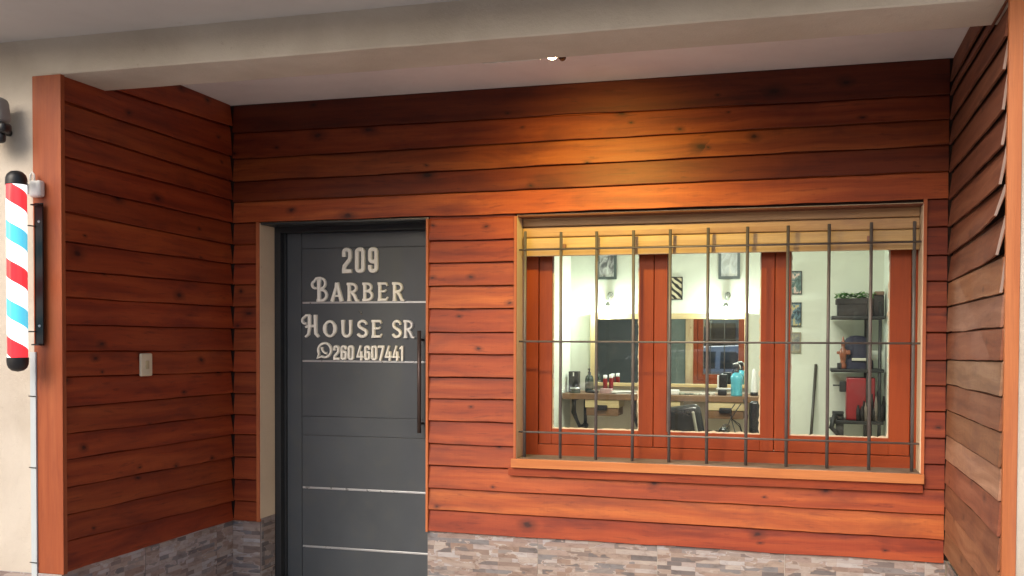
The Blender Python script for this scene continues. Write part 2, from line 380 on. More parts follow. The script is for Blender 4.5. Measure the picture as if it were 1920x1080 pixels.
# right side cladding (faces -X): rough unstained boards, some sprung away from the post
rc = [118, 150, 175, 221, 267, 319, 370, 422, 475, 526, 573, 623, 675, 722, 772, 822, 870, 917, 965, 1011, 1058]
RZc = [zX(1783, a, XR) for a in rc]
rfp = {4: 126, 5: 201, 6: 267, 7: 341, 8: 400, 9: 475, 10: 547, 11: 612, 12: 677, 13: 747, 14: 815, 15: 885, 16: 951, 17: 1022}
RZf = [zX(1887, rfp[i], XR) if i in rfp else RZc[i] for i in range(len(rc))]
RZc[0] = RZf[0] = ZC+.005
c1, c2, c3 = MB(), MB(), MB()
pale = (10, 11, 12, 13)
for i in range(len(rc)-1):
    j = i+1
    k = {4: .006, 5: .007, 6: .008, 7: .013, 8: .026, 9: .020, 10: .006}.get(j, .002)
    mbx = c2 if j in (11, 13, 16) else c1
    tone = (random.uniform(.3, .8), random.uniform(.1, .6), 0) if j > 9 else (random.uniform(.0, .25), random.uniform(0, .3), 0)
    if j in (7, 8, 9): tone = (.35, .2, 0)
    board(mbx, (XR, 0), (XR, -D+.022), (-1, 0), (RZc[j], RZf[j]), (RZc[i], RZf[i]), tone=tone, kick=(0, k), dep=1.0 if j < 10 else .35)
    if k > .005:      # pale sawn end of a sprung plank
        yb = -D+.0235
        c3.face([(XR-k-.001, yb-.003, RZf[j]+.001), (XR-k+.008, yb-.003, RZf[j]+.001), (XR+.016, yb-.003, RZf[i]), (XR-k*.2+.010, yb-.003, RZf[i])])
c1.build('wood_cladding', RAW, shop, label='right side wall planks, dull brown and unstained')
c2.build('wood_cladding', RAWLIGHT, shop, label='two bleached grey planks of the right side wall')
c3.build('plank_ends', ENDGRAIN, shop)

# corner boards / posts at the mouth of the recess
m = MB(); m.tone = (.55, .45, 0)
def uvbox(mb, a, b, axis):
    """box whose UV u runs along the given axis"""
    (x0, y0, z0), (x1, y1, z1) = a, b
    cc = [(x0,y0,z0),(x1,y0,z0),(x1,y1,z0),(x0,y1,z0),(x0,y0,z1),(x1,y0,z1),(x1,y1,z1),(x0,y1,z1)]
    u0 = random.uniform(0, 30)
    for q in ((0,3,2,1),(4,5,6,7),(0,1,5,4),(1,2,6,5),(2,3,7,6),(3,0,4,7)):
        uvs = []
        for i in q:
            p = cc[i]
            o = [p[k] for k in range(3) if k != axis]
            uvs.append((u0+p[axis], o[0]+o[1]))
        mb.face([cc[i] for i in q], uvs)
pl = at(60.5, 140, Y=-D-.004)
uvbox(m, (pl.x, -D-.006, ZW-.003), (.004, -D+.019, ZB-.002), 2)
m.build('corner_board', POST, shop, bevel=.002)
m = MB(); m.tone = (.6, .6, 0)
xr1 = at(1915, 300, Y=-D-.006).x
uvbox(m, (XR+.007, -D-.006, ZG+.1), (xr1+.002, -D+.020, ZB-.002), 2)
m.build('corner_board', ORANGE, shop, bevel=.002, label='narrow orange corner board of the right side')

# trims of openings
m = MB()
def trim(x0, x1, z0, z1, y0=-.006, y1=.03):
    m = MB(); m.tone = (random.uniform(.4, .7), random.uniform(.3, .6), 0); uvbox(m, (x0, y0, z0), (x1, y1, z1), 2); m.build('edge_trim', ORANGE, shop)
ZH = pierZ[0]
trim(.149, XD1-.001, leftZ[-1], leftZ[0]-.001)
trim(XD2, XD2+.012, pierZ[-1]-.004, ZH-.001)
trim(XW1-.008, XW1+.006, -.655, ZH-.001)
trim(XW2-.002, XW2+.012, -.655, rightZ[0]-.001)

# sill and apron
ZS = zY(965, 859)
m = MB(); m.tone = (.7, .8, 0)
sx0, sx1 = at(958, 866, Y=-.03).x, at(1733, 893, Y=-.03).x
uvbox(m, (sx0, -.034, ZS-.045), (sx1, -.010, ZS+.000), 0)
m.tone = (.45, .6, 0)
uvbox(m, (XW1+.006, -.010, ZS-.03), (XW2-.002, WT+.02, ZS-.002), 0)
m.build('window_sill', ORANGE, shop, bevel=.002)
m = MB(); m.tone = (.6, .25, 0)
uvbox(m, (at(953, 880, Y=-.012).x, -.013, zY(1300, 906, -.013)), (sx1-.004, .0, ZS-.046), 0)
m.build('apron_board', RED, shop)
m = MB(); m.box((XW1+.008, -.009, ZS-.0015), (XW2-.004, WT+.0, ZS+.0012))
DUST = plain('sill_dust', (.17, .125, .095), .95, var=.3, bumps=.4, scale=25, dirt=(.30, .24, .19))
m.build('sill_top', DUST, shop)

# masonry behind the cladding
m = MB()
T = .022
def wallbox(x0, x1, z0, z1, y0=.0265, y1=WT+.12): m.box((x0, y0, z0), (x1, y1, z1))
wallbox(-.3, XD1-.002, ZG-.2, ZOF)
wallbox(XD2+.002, XW1, ZG-.2, ZOF)
wallbox(XW2, 4.4, ZG-.2, ZOF)
wallbox(XD1-.002, XD2+.002, ZH+.004, ZOF); wallbox(XW1, XW2, ZH+.004, ZOF); wallbox(XW1, XW2, ZG-.2, ZS-.032)
m.build('front_wall', REVEAL, shop)
# plaster reveal skins (lighter paint, 3 mm proud)
m = MB()
for a_, b_ in (((XD1-.002, .004, ZW+.015), (XD1+.001, WT-.01, ZH+.003)), ((XW1+.000, .004, ZS), (XW1+.003+.004, WT, ZH)), ((XW2-.006, .004, ZS), (XW2+.001, WT, ZH))):
    m = MB(); m.box(a_, b_); m.build('plaster_reveal', REVEAL, shop)
# outer front masonry: left pier, right pier
m = MB()
m.box((-3.2, -D+.0, ZG-.2), (-.034, .4, ZOF)); m.build('street_wall', CREAM, shop, bevel=.01)
m = MB(); m.box((XR+.034, -D+.0, ZG-.2), (6.5, .4, ZOF)); m.build('street_wall', CREAM, shop, bevel=.01)
FELT = plain('dark_backing', (.03, .014, .010), .9)
for a_, b_ in (((-.033, -D+.02, ZW+.004), (-.030, .0265, ZC)), ((XR+.030, -D+.02, ZW+.004), (XR+.033, .0265, ZC)), ((-.03, .0225, ZH+.01), (XR+.03, .026, ZC)), ((-.03, .0225, ZW+.004), (.15, .026, ZH+.01)), ((XD2+.003, .0225, ZW+.004), (XW1-.001, .026, ZH+.01)), ((XW2+.001, .0225, ZW+.004), (XR+.03, .026, ZH+.01)), ((XW1-.001, .0225, ZW+.004), (XW2+.001, .026, ZS-.05))):
    m = MB(); m.box(a_, b_); m.build('backing_strip', FELT, shop)
# beam with slightly uneven lower edge
m = MB(); nx = 60; rws = []
for (yy, zz) in ((-D, ZC+.02), (-D, ZB+.10), (-D, ZB+.006), (-D+.004, ZB), (-D+DB-.004, ZB), (-D+DB, ZB+.006), (-D+DB, ZC+.02)):
    row = []
    for i in range(nx+1):
        x = -3.2+i*(9.7/nx); j = noise.noise(Vector((x*5, yy*7, zz)))*.004
        row.append((x, yy+j*(1 if zz < ZC else 0), zz+(j if zz < ZB+.05 else 0)))
    rws.append(row)
m.grid(rws, False, False)
bo = m.build('beam', CREAM, shop)
m = MB(); m.box((-.05, -D+DB-.01, ZC), (XR+.05, .03, ZC+.12)); m.build('ceiling', CEIL, shop)
m = MB(); m.box((-3.2, -1.80, ZC-.012), (6.5, -D+.01, ZC+.2)); m.build('soffit', SOFFIT, shop)

m = MB(); m.tone = (0, .2, 0); uvbox(m, (XW1+.007, .006, ZH-.004), (XW2-.006, WT, ZH+.0035), 0); m.build('lintel_board', RAW, shop)
m = MB(); m.box((XD1+.002, .006, ZH-.004), (XD2-.001, WT-.013, ZH+.0035)); m.build('lintel_board', DOORFRAME, shop)
# ---------------- tile base
def tiles(mb, gm, p0, p1, out, joints, z1, z0=ZG):
    p0 = Vector((*p0, 0)); p1 = Vector((*p1, 0)); L = (p1-p0).length; o = Vector((*out, 0)); d = (p1-p0)/L
    js = [0]+joints+[L]
    for i in range(len(js)-1):
        a, b = js[i]+.0012, js[i+1]-.0012
        zt = z1
        for (ta, tb) in ((zt-.30, zt), (zt-.303-.30, zt-.303)):
            u0 = random.uniform(0, 20); v0 = random.uniform(0, 20)
            q = [p0+d*a, p0+d*b]
            P = [(q[0].x, q[0].y, ta), (q[1].x, q[1].y, ta), (q[1].x, q[1].y, tb), (q[0].x, q[0].y, tb)]
            P = [Vector(x)+o*.004 for x in P]; B = [x-o*.009 for x in P]
            mb.face(P, [(u0, v0), (u0+b-a, v0), (u0+b-a, v0+tb-ta), (u0, v0+tb-ta)])
            for k in range(4):
                l = (k+1) % 4; mb.face([P[k], B[k], B[l], P[l]], [(u0, v0)]*4)
    g = [p0+o*.0015, p1+o*.0015]
    gm.face([(g[0].x, g[0].y, z0-.1), (g[1].x, g[1].y, z0-.1), (g[1].x, g[1].y, z1+.002), (g[0].x, g[0].y, z1+.002)])
jx = [at(px, 1040, Y=.01).x-XD2-.004 for px in (1008, 1232, 1471, 1735)]
mb, gm = MB(), MB(); tiles(mb, gm, (XD2+.004, .018), (XR+.01, .018), (0, -1), jx, ZW+.004); mb.build('tile_base', TILE, shop, merge=False); gm.build('grout', GROUT, shop, merge=False)
mb, gm = MB(), MB(); tiles(mb, gm, (-.015, .018), (XD1+.001, .018), (0, -1), [], ZW+.004); mb.build('tile_base', TILE, shop, merge=False); gm.build('grout', GROUT, shop, merge=False)
mb, gm = MB(), MB(); tiles(mb, gm, (XD1-.004, .012), (XD1-.004, WT-.01), (1, 0), [], ZW+.018); mb.build('tile_base', TILE, shop, merge=False); gm.build('grout', GROUT, shop, merge=False)
def tl(px): return D-0 - 0 + at(px, 1060, X=-.01).y
mb, gm = MB(), MB(); tiles(mb, gm, (-.018, -D), (-.018, .02), (1, 0), [tl(274), tl(408)], ZW+.002); mb.build('tile_base', TILE, shop, merge=False); gm.build('grout', GROUT, shop, merge=False)
mb, gm = MB(), MB(); tiles(mb, gm, (XR+.018, .02), (XR+.018, -D), (-1, 0), [.42, 1.0], ZW+.002); mb.build('tile_base', TILE, shop, merge=False); gm.build('grout', GROUT, shop, merge=False)
mb, gm = MB(), MB(); tiles(mb, gm, (-3.0, -D-.006), (-.026+.022, -D-.006), (0, -1), [.3, .9, 1.5, 2.1, 2.86], ZW-.005); mb.build('tile_base', TILE, shop, merge=False); gm.build('grout', GROUT, shop, merge=False)

# ---------------- door
YD = WT+.045
m = MB()
dz0, dz1 = ZG+.02, ZH+.01
fx0 = XD1+.001
fr = MB(); fr.box((fx0, WT-.012, dz0-.1), (fx0+.038, YD+.03, dz1)); fr.box((XD2-.04, WT-.012, dz0-.1), (XD2+.001, YD+.03, dz1)); fr.box((fx0+.038, WT-.012, ZH-.035), (XD2-.04, YD+.03, dz1))
fr.box((fx0+.038, YD-.018, dz0-.1), (fx0+.050, YD+.03, ZH-.035))
door = m.box((fx0+.05, YD, dz0), (fx0+.05+.001, YD+.04, dz1)).build('door', DOOR, shop)
bpy.data.objects.remove(door)
def dx(px, Y=YD): return at(px, 700, Y=Y).x
def dz(px, py): return at(px, py, Y=YD).z
m = MB()
x0 = fx0+.05; xs = dx(566); x1 = XD2-.04; 
gro = [dz(680, 464), dz(680, 783), dz(680, 819)]
strips = [dz(680, 567), dz(680, 678), dz(680, 919), dz(680, 1031)]
m.box((x0, YD, dz0), (xs-.002, YD+.04, ZH-.036))                      # stile
zs_ = sorted(gro+strips, reverse=True); top = ZH-.036
for z in zs_+[dz0]:
    hz = z+.0015
    m.box((xs+.001, YD+.002, hz), (x1+.03, YD+.04, top)); top = z-.0015
m.box((x0+.002, YD+.008, dz0+.002), (x1+.028, YD+.038, ZH-.04))
door = m.build('door', DOOR, shop, bevel=.0012, label='charcoal panelled door with raised cream lettering and thin steel strips')
fr.build('door_frame', DOORFRAME, shop, bevel=.0015)
for z in strips:
    s_ = MB(); s_.box((xs+.006, YD-.0035, z-.0055), (x1+.02, YD+.006, z+.0055)); s_.build('steel_strip', STEEL, door, bevel=.001)
hY = YD-.055
hx = at(786, 700, Y=hY).x; h0, h1 = at(786, 812, Y=hY).z, at(786, 620, Y=hY).z
h = MB(); h.tube([(hx, hY, h0), (hx, hY, h1)], .011, 12)
for z in (h0+.05, h1-.05): h.tube([(hx, hY, z), (hx, YD+.005, z)], .007, 8)
h.build('handle', HANDLE, door)
def wallat(px, py): return at(px, py, Y=YD)
# small hook mark on door
hk = MB(); q = at(676, 587, Y=YD-.006)
hk.tube([q+Vector((-.012, 0, .006)), q+Vector((-.004, -.004, .012)), q+Vector((.006, -.004, .010)), q+Vector((.004, -.003, 0)), q+Vector((-.004, 0, -.002)), q+Vector((.008, .004, -.010))], .0022, 6)
hk.build('hook', CHROME, door)

# ---- lettering: every glyph is a set of thick swept strokes
def arc(cx, cy, rx, ry, a0, a1, n=12): return [(cx+rx*math.cos(math.radians(a0+(a1-a0)*i/n)), cy+ry*math.sin(math.radians(a0+(a1-a0)*i/n))) for i in range(n+1)]
def rrect(L, B, R, T, r, start=None):
    p = arc(R-r, T-r, r, r, 90, 0, 5)+arc(R-r, B+r, r, r, 0, -90, 5)+arc(L+r, B+r, r, r, 270, 180, 5)+arc(L+r, T-r, r, r, 180, 90, 5)
    return p+[p[0]]
def digit(ch):
    w = .40; s = .155; L, R, B, T, r = s/2, w-s/2, s/2, 1-s/2, .10
    if ch == '0': return w, [(rrect(L, B, R, T, r), s)]
    if ch == '2': return w, [([(L, .64)]+arc(L+r, T-r, r, r, 180, 90, 5)+arc(R-r, T-r, r, r, 90, 0, 5)+[(R, .62), (R-.03, .52), (L+.02, .28), (L, .16), (L, .0)], s), ([(L, B), (w, B)], s)]
    if ch == '9': return w, [(rrect(L, .44, R, T, r), s), ([(R, .8)]+arc(R-r, B+r, r, r, 0, -90, 5)+arc(L+r, B+r, r, r, 270, 180, 5)+[(L, .30)], s)]
    if ch == '6': return w, [(rrect(L, B, R, .56, r), s), ([(L, .2)]+arc(L+r, T-r, r, r, 180, 90, 5)+arc(R-r, T-r, r, r, 90, 0, 5)+[(R, .72)], s)]
    if ch == '4': return w+.02, [([(R-.07, 1), (L-.02, .30)], s*.8), ([(L-.07, .24), (w+.04, .24)], s*.85), ([(R-.03, .62), (R-.03, 0)], s)]
    if ch == '7': return w, [([(0, T), (w, T)], s), ([(R+.01, .95), (R-.05, .6), (L+.05, 0)], s)]
    if ch == '1': return .24, [([(.15, 1), (.15, 0)], s), ([(.14, .93), (.0, .80)], s*.75)]
def stem(x, y0, y1, w): 
    n = 10; P = [(x, y0+(y1-y0)*i/n) for i in range(n+1)]; Wd = [w*(1+.55*abs(2*i/n-1)**6) for i in range(n+1)]
    return (P, Wd)
def glyph(ch):
    w = .17
    if ch == 'A': return .72, [([(.36, 1), (.30, .75), (.08, 0)], [.22, .14, .20]), ([(.36, 1), (.43, .75), (.62, 0)], [.22, .19, .24]), ([(.18, .30), (.52, .30)], .11)]
    if ch == 'R': return .70, [stem(.16, 0, 1, w), ([(.05, .93)]+arc(.30, .715, .26, .215, 90, -90, 10)+[(.16, .50)], [.14]*13), ([(.30, .5), (.46, .30), (.56, .06), (.72, .02)], [.16, .17, .17, .10])]
    if ch == 'B': return .68, [stem(.16, 0, 1, w), ([(.05, .93)]+arc(.30, .74, .22, .19, 90, -90, 10)+[(.16, .55)], [.14]*13), ([(.16, .53)]+arc(.31, .30, .26, .23, 90, -90, 10)+[(.05, .07)], [.14]*13)]
    if ch == 'E': return .62, [stem(.14, 0, 1, w), ([(.05, .93), (.50, .93), (.56, .80)], [.14, .14, .08]), ([(.14, .52), (.42, .52), (.50, .60)], [.12, .12, .08]), ([(.05, .07), (.50, .07), (.58, .22)], [.14, .14, .08])]
    if ch == 'O': return .80, [(arc(.38, .5, .29, .42, 0, 360, 28), [.20 if (i % 14) in (0, 1, 13, 2, 12) else .14 for i in range(29)])]
    if ch == 'U': return .72, [([(.14, 1)]+[(.14, .6)]+arc(.35, .34, .21, .27, 180, 360, 10)+[(.56, .6), (.56, 1)], [.22, .17]+[.16]*11+[.15, .20])]
    if ch == 'S': return .62, [([(.54, .74), (.52, .84)]+arc(.32, .735, .20, .20, 60, 250, 10)+arc(.31, .27, .23, .205, 70, -150, 12)+[(.07, .22)], [.12, .10]+[.15]*11+[.16]*13+[.12])]
    if ch == 'b':   # capital B with swash
        return .95, [stem(.46, 0, 1.20, .19), (arc(.25, .92, .19, .20, -60, -250, 9)+[(.30, 1.26), (.52, 1.28)]+arc(.58, .98, .24, .27, 75, -90, 9)+[(.46, .69)], [.13]*23), ([(.46, .66)]+arc(.60, .345, .29, .29, 90, -90, 10)+[(.34, .06)], [.15]*13)]
    if ch == 'h':   # capital H with swash
        return 1.05, [([(.46, 1.28), (.47, .6), (.40, .18), (.24, .03)], [.20, .18, .16, .11]), (arc(.23, .98, .17, .19, -60, -250, 9)+[(.28, 1.27), (.50, 1.27)], [.13]*12), ([(.80, 1.30), (.80, .6), (.82, .22), (.98, .03)], [.20, .18, .19, .14]), ([(.40, .66), (.84, .66)], .15), ([(.24, .60), (.40, .66)], .13)]
    return digit(ch)
_k = [0]
def stroke(mb, pts, w, place, hgt=.015):
    """place maps (gx,gy) -> Vector on the door face; out is -Y"""
    if not isinstance(w, list): w = [w]*len(pts)
    _k[0] += 1; lift = hgt+(_k[0] % 7)*.00035
    P = [Vector((*p, 0)) for p in pts]; closed = (P[0]-P[-1]).length < 1e-6
    rowsL = []
    for i, p in enumerate(P):
        if closed: a, b = P[(i-1) if i > 0 else -2], P[(i+1) if i < len(P)-1 else 1]
        else: a, b = P[max(i-1, 0)], P[min(i+1, len(P)-1)]
        d = (b-a).normalized(); n_ = Vector((-d.y, d.x, 0))
        hw = w[i]/2; row = []
        for (k, hh) in ((-1, 0), (-1, .55), (-.86, .85), (-.62, 1), (.62, 1), (.86, .85), (1, .55), (1, 0)):
            q = p+n_*hw*k; v = place(q.x, q.y); row.append(v+Vector((0, -lift*hh, 0)))
        rowsL.append(row)
    mb.grid(rowsL, False, False)
    if not closed: mb.face(rowsL[0][::-1]); mb.face(rowsL[-1])
def text(mb, chars, px0, px1, pyb, pyt, gap=.12):
    """set chars between two screen-measured door positions; base at pyb, unit height at pyt"""
    A = at(px0, pyb, Y=YD); B = at(px1, pyb, Y=YD); Tt = at((px0+px1)/2, pyt, Y=YD)
    H = Tt.z-(A.z+B.z)/2; z0 = (A.z+B.z)/2
    gl = [glyph(ch) for ch in chars]; tot = sum(g[0] for g in gl)+gap*(len(gl)-1); sx = (B.x-A.x)/tot
    cur = 0
    for g in gl:
        for st in g[1]:
            pts, w = st; asp = sx/H
            P = [((cur+x)*asp, y) for x, y in pts]
            ww = [q*(asp*.6+.4) for q in (w if isinstance(w, list) else [w]*len(pts))]
            stroke(mb, P, ww, lambda gx, gy: Vector((A.x+gx*H, YD+.0025, z0+gy*H)))
        cur += g[0]+gap
m = MB(); text(m, '209', 642, 710, 512, 464, .12); m.build('house_number', LETTER, door)
m = MB(); text(m, 'bARBER', 584, 759, 565, 530, .17); m.build('shop_name', LETTER, door)
m = MB(); text(m, 'hOUSE', 566, 718, 633, 600, .17); m.build('shop_name', LETTER, door)
m = MB(); text(m, 'SR', 735, 778, 634, 600, .08); m.build('shop_name', LETTER, door)
m = MB(); text(m, '260', 626, 665, 675, 647.5, .05); text(m, '4607441', 670, 758, 676, 648, .05)
m.build('phone_number', LETTER, door)
m = MB(); A = at(594, 674, Y=YD); B = at(624, 674, Y=YD); Hs = B.x-A.x
pl_ = lambda gx, gy: Vector((A.x+gx*Hs, YD+.0025, A.z+gy*Hs))
stroke(m, arc(.53, .53, .40, .40, -120, 210, 26), .125, pl_); stroke(m, [(.53+.40*math.cos(math.radians(210)), .53+.40*math.sin(math.radians(210))), (.07, .07), (.53+.40*math.cos(math.radians(-120)), .53+.40*math.sin(math.radians(-120)))], .115, pl_)
stroke(m, [(.36, .70), (.37, .56), (.44, .45), (.55, .37), (.68, .36)], [.17, .10, .09, .10, .17], pl_)
m.build('phone_icon', LETTER, door)

# ---------------- window
YF = WT                                    # face of the timber frame
def wx(px, Y=YF): return at(px, 660, Y=Y).x
def wz(px, py, Y=YF): return at(px, py, Y=Y).z
zb = (wz(1035, 804)+wz(1665, 822))/2       # bottom of glass
ztop = ZH+.0
X0, X1 = XW1+.006, XW2-.005
glassx = [(wx(1034), wx(1197)), (wx(1250), wx(1426)), (wx(1481), wx(1668))]
seams = [wx(1225), wx(1452)]
win = thing  # placeholder name, replaced below
m = MB()
def fbox(a, b, tone=(.6, .4, 0), ax=2): m.tone = tone; uvbox(m, a, b, ax)
fbox((X0, YF, ZS-.03), (wx(1009), YF+.07, ztop)); fbox((wx(1709), YF, ZS-.03), (X1+.004, YF+.07, ztop), (.45, .3, 0))
fbox((wx(1009)+.0, YF+.001, ZS-.03), (wx(1709), YF+.07, zb-.085), (.5, .4, 0), 0)
window = m.build('window', SASH, shop, bevel=.002, label='three light window with red painted timber frame')
edges = [wx(1009)+.0015, seams[0], seams[1], wx(1709)-.0015]
for i in range(3):
    m = MB(); a, b = edges[i]+.0015, edges[i+1]-.0015; ga, gb = glassx[i]; ys = YF+.010
    tn_ = (random.uniform(.45, .65), random.uniform(.3, .5), 0)
    fbox((a, ys, zb-.082), (ga, ys+.045, ztop), tn_); fbox((gb, ys, zb-.082), (b, ys+.045, ztop), tn_)
    fbox((ga, ys+.001, zb-.082), (gb, ys+.045, zb), tn_, 0); fbox((ga, ys+.001, ZH-.1), (gb, ys+.045, ztop), tn_, 0)
    m.build('sash', SASH, window, bevel=.0025)
    g = MB(); g.box((ga-.004, ys+.018, zb-.004), (gb+.004, ys+.022, ZH-.09)); g.build('pane', GLASS, window)
    # ragged old putty round the pane
    g = MB(); 
    def ragged(p0, p1, inw):
        p0, p1 = Vector(p0), Vector(p1); L = (p1-p0).length; n = int(L/.012); sd = random.uniform(0, 90)
        ra, rb = [], []
        for k in range(n+1):
            t = k/n; p = p0.lerp(p1, t); e = .003+.010*abs(noise.noise(Vector((t*L*22+sd, 0, 0))))+.003*random.random()
            ra.append(p-Vector(inw)*.002); rb.append(p+Vector(inw)*e+Vector((0, .0035, 0)))
        g.grid([ra, rb], False, False)
    yp = ys+.0125
    ragged((ga, yp, zb), (ga, yp, ZH-.1), (1, 0, 0)); ragged((gb, yp, zb), (gb, yp, ZH-.1), (-1, 0, 0)); ragged((ga, yp, zb), (gb, yp, zb), (0, 0, 1))
    g.build('putty', PUTTY, window)

for x_ in seams:
    m = MB(); m.tone = (.4, .3, 0); uvbox(m, (x_-.02, YF+.057, zb-.08), (x_+.02, YF+.068, ztop), 2); m.build('meeting_post', SASH, window)
# roller shutter (lowered a little)
YS = .105
sh = MB()
def szz(px, py): return at(px, py, Y=YS).z
lines = [(411, 386), (425.5, 408), (446, 430), (468.5, 452.5), (480.5, 468.5)]
lz = [((szz(985, a)+szz(1715, b))/2) for a, b in lines]
lz[0] = ZH+.03
for i in range(4):
    zt, zb_ = lz[i], lz[i+1]; u0 = random.uniform(0, 20); sh.tone = ((.35, .5, 0), (.5, .5, 0), (.75, .75, 0), (.6, .7, 0))[i]
    prof = [(-.002, zt-.002), (-.006, zt-.006), (-.008, (zt+zb_)/2), (-.006, zb_+.006), (-.001, zb_+.002), (.008, zb_+.002), (.008, zt-.002)]
    if i == 3: prof = [(-.013, zt), (-.013, zb_), (.012, zb_), (.012, zt)]
    xs_ = [XW1+.012, XW2-.010]; ra = [[(x, YS+y, z) for (y, z) in prof] for x in xs_]
    n = len(prof)
    for j in range(n):
        k = (j+1) % n; sh.face([ra[0][j], ra[1][j], ra[1][k], ra[0][k]], [(u0, prof[j][1]), (u0+2, prof[j][1]), (u0+2, prof[k][1]), (u0, prof[k][1])])
    sh.face(ra[0]); sh.face(ra[1][::-1])
shut = sh.build('roller_shutter', SLAT, shop)
for px, py in ((1058, 462), (1629, 447)):
    q = at(px, py, Y=YS-.02); k = MB(); k.rbox((q.x-.008, YS-.026, q.z-.012), (q.x+.008, YS-.004, q.z+.012), .003); k.build('stopper', plain('stopper_rubber', (.30, .16, .13), .7), shut)
m = MB(); m.box((XW1+.012, YS+.014, lz[4]+.002), (XW2-.010, YS+.018, ZH)); m.build('shutter_backing', plain('shutter_gap', (.10, .05, .02), .8), shut)

# grille
YG = .052
grl = MB(); gx0, gx1 = XW1+.002, XW2+.001
hz = [((at(975, a, Y=YG).z+at(1722, b, Y=YG).z)/2) for a, b in ((471.5, 450.5), (641, 643), (809, 832))]
for z in hz: grl.tube([(gx0, YG-.008, z), (gx1, YG-.008, z)], .0050, 8)
grille = grl.build('window_grille', IRON, shop, label='grey iron security grille in front of the window')
for a, b in zip((985, 1052, 1119, 1188, 1257, 1328, 1402, 1478, 1555, 1634, 1715), (432, 433, 432, 430, 428, 425, 423, 421, 418, 415, 413)):
    p = at(a, b+2, Y=YG); k = MB(); k.tube([(p.x, YG, ZS), (p.x+.0012*math.sin(p.x*37), YG, (ZS+p.z)/2), (p.x, YG, p.z)], .0080, 12)
    k.build('bar', IRON, grille)

# ---------------- lamp behind the beam, switch, cable
lx = at(1032, 116, Y=-.98)
lamp = thing('ceiling_spotlight', (lx.x, -.965, ZB+.02), 'small brown spotlight glowing warm behind the cream beam', 'lamp')
LBR = plain('bronze_fitting', (.06, .03, .015), .4, .5)
k = MB(); k.rbox((lx.x-.03, -1.022, ZB+.012), (lx.x+.055, -.985, ZB+.05), .004); k.tube([(lx.x+.045, -1.0, ZB+.02), (lx.x+.045, -.955, ZB+.018)], .015, 12); k.build('fitting', LBR, lamp)
k = MB(); k.lathe((lx.x, -.955, ZB+.023), [(0, -.008), (.014, -.006), (.020, 0), (.012, .008), (0, .010)], 16); k.build('bulb', emis('warm_bulb', (1, .72, .38), 60), lamp)
L = bpy.data.lights.new('warm_spot', 'SPOT'); lo = bpy.data.objects.new('warm_spot', L); COL.objects.link(lo); lo.parent = lamp
lo.location = Vector((lx.x, -.90, ZB-.005))-Vector(lamp.location); L.energy = 42; L.color = (1, .72, .14); L.spot_size = math.radians(112); L.spot_blend = 1.0; L.shadow_soft_size = .03
lo.rotation_euler = Vector((.04, .9, -.74)).to_track_quat('-Z', 'Y').to_euler()
ca_ = MB(); a0 = at(905, 121, Y=-1.02).x
pts = [(a0+(lx.x-.03-a0)*i/14, -1.019, ZB+.001+.004*noise.noise(Vector((i*.9, 0, 0)))) for i in range(15)]
ca_.tube(pts, .0028, 6); ca_.build('cable', WHITEP, lamp)

q = at(274, 684, X=.004)
sw = thing('light_switch', (.0, q.y, q.z-.05), 'ivory light switch on the left plank wall', 'switch')
k = MB(); k.rbox((-.006, q.y-.044, q.z-.056), (.010, q.y+.044, q.z+.056), .02, 4, None); k.build('plate', SWITCHP, sw)
k = MB(); k.rbox((.008, q.y-.012, q.z-.020), (.014, q.y+.012, q.z+.020), .002); k.build('button', plain('switch_button', (.50, .42, .26), .5), sw)

# ---------------- barber pole
YP = -D-.115
def P(px, py, Y=YP): return at(px, py, Y=Y)
ct, cb_ = P(31, 345), P(33, 672); rr = 20/F*(ct-CAM).dot(FWD)*.90
px_ = (ct.x+cb_.x)/2
pole = thing('barber_pole', (px_, YP, cb_.z), 'lit barber pole with red, white and blue spiral and black domed ends', 'barber pole')
def pole_mat():
    m, ns, ls, p = newmat('lit_spiral'); uv = ns.new('ShaderNodeUVMap').outputs[0]; s = ns.new('ShaderNodeSeparateXYZ'); ls.new(uv, s.inputs[0])
    v = math_(ns, ls, 'FRACT', s.outputs[1])
    r = ramp(ns, ls, v, [(0, (.66, .035, .045)), (.24, (.92, .92, .92)), (.50, (.08, .46, .62)), (.73, (.92, .92, .92))], 'CONSTANT')
    ls.new(r.outputs[0], p.inputs['Base Color']); ls.new(r.outputs[0], p.inputs['Emission Color']); p.inputs['Emission Strength'].default_value = .62; p.inputs['Roughness'].default_value = .12; p.inputs['Coat Weight'].default_value = .5
    return m
t_ = MB(); Z0, Z1 = cb_.z, ct.z; n = 40; zref = P(32, 532).z; pitch = zref-P(32, 677).z
thf = math.atan2(CAM.y-YP, CAM.x-px_); nz = 12
def pv(th, z): return ((th-thf)/(2*math.pi), (z-zref)/pitch+.44*(th-thf)/(2*math.pi))
for j in range(n):
    a0_, a1_ = thf-math.pi+2*math.pi*j/n, thf-math.pi+2*math.pi*(j+1)/n
    q = [(a0_, Z0), (a1_, Z0), (a1_, Z1), (a0_, Z1)]
    t_.face([(px_+rr*math.cos(a), YP+rr*math.sin(a), z) for a, z in q], [pv(a, z) for a, z in q], True)
t_.build('spiral_tube', pole_mat(), pole, merge=False)
for zc, s_ in ((Z1, 1), (Z0, -1)):
    k = MB(); R_ = rr*1.06; k.lathe((px_, YP, zc), [(R_, -.004*s_), (R_, .012*s_), (R_*.97, .026*s_), (R_*.85, .040*s_), (R_*.55, .052*s_), (0.001, .057*s_)], 24); k.build('end_cap', BLACK, pole)
k = MB(); b0, b1 = P(66, 381, -D-.03), P(82, 648, -D-.03)
k.box((b0.x-.002, -D-.034, b1.z), (b1.x, -D-.026, b0.z)); k.box((b0.x-.002, -D-.034, b1.z), (b0.x+.004, -D-.006, b0.z))
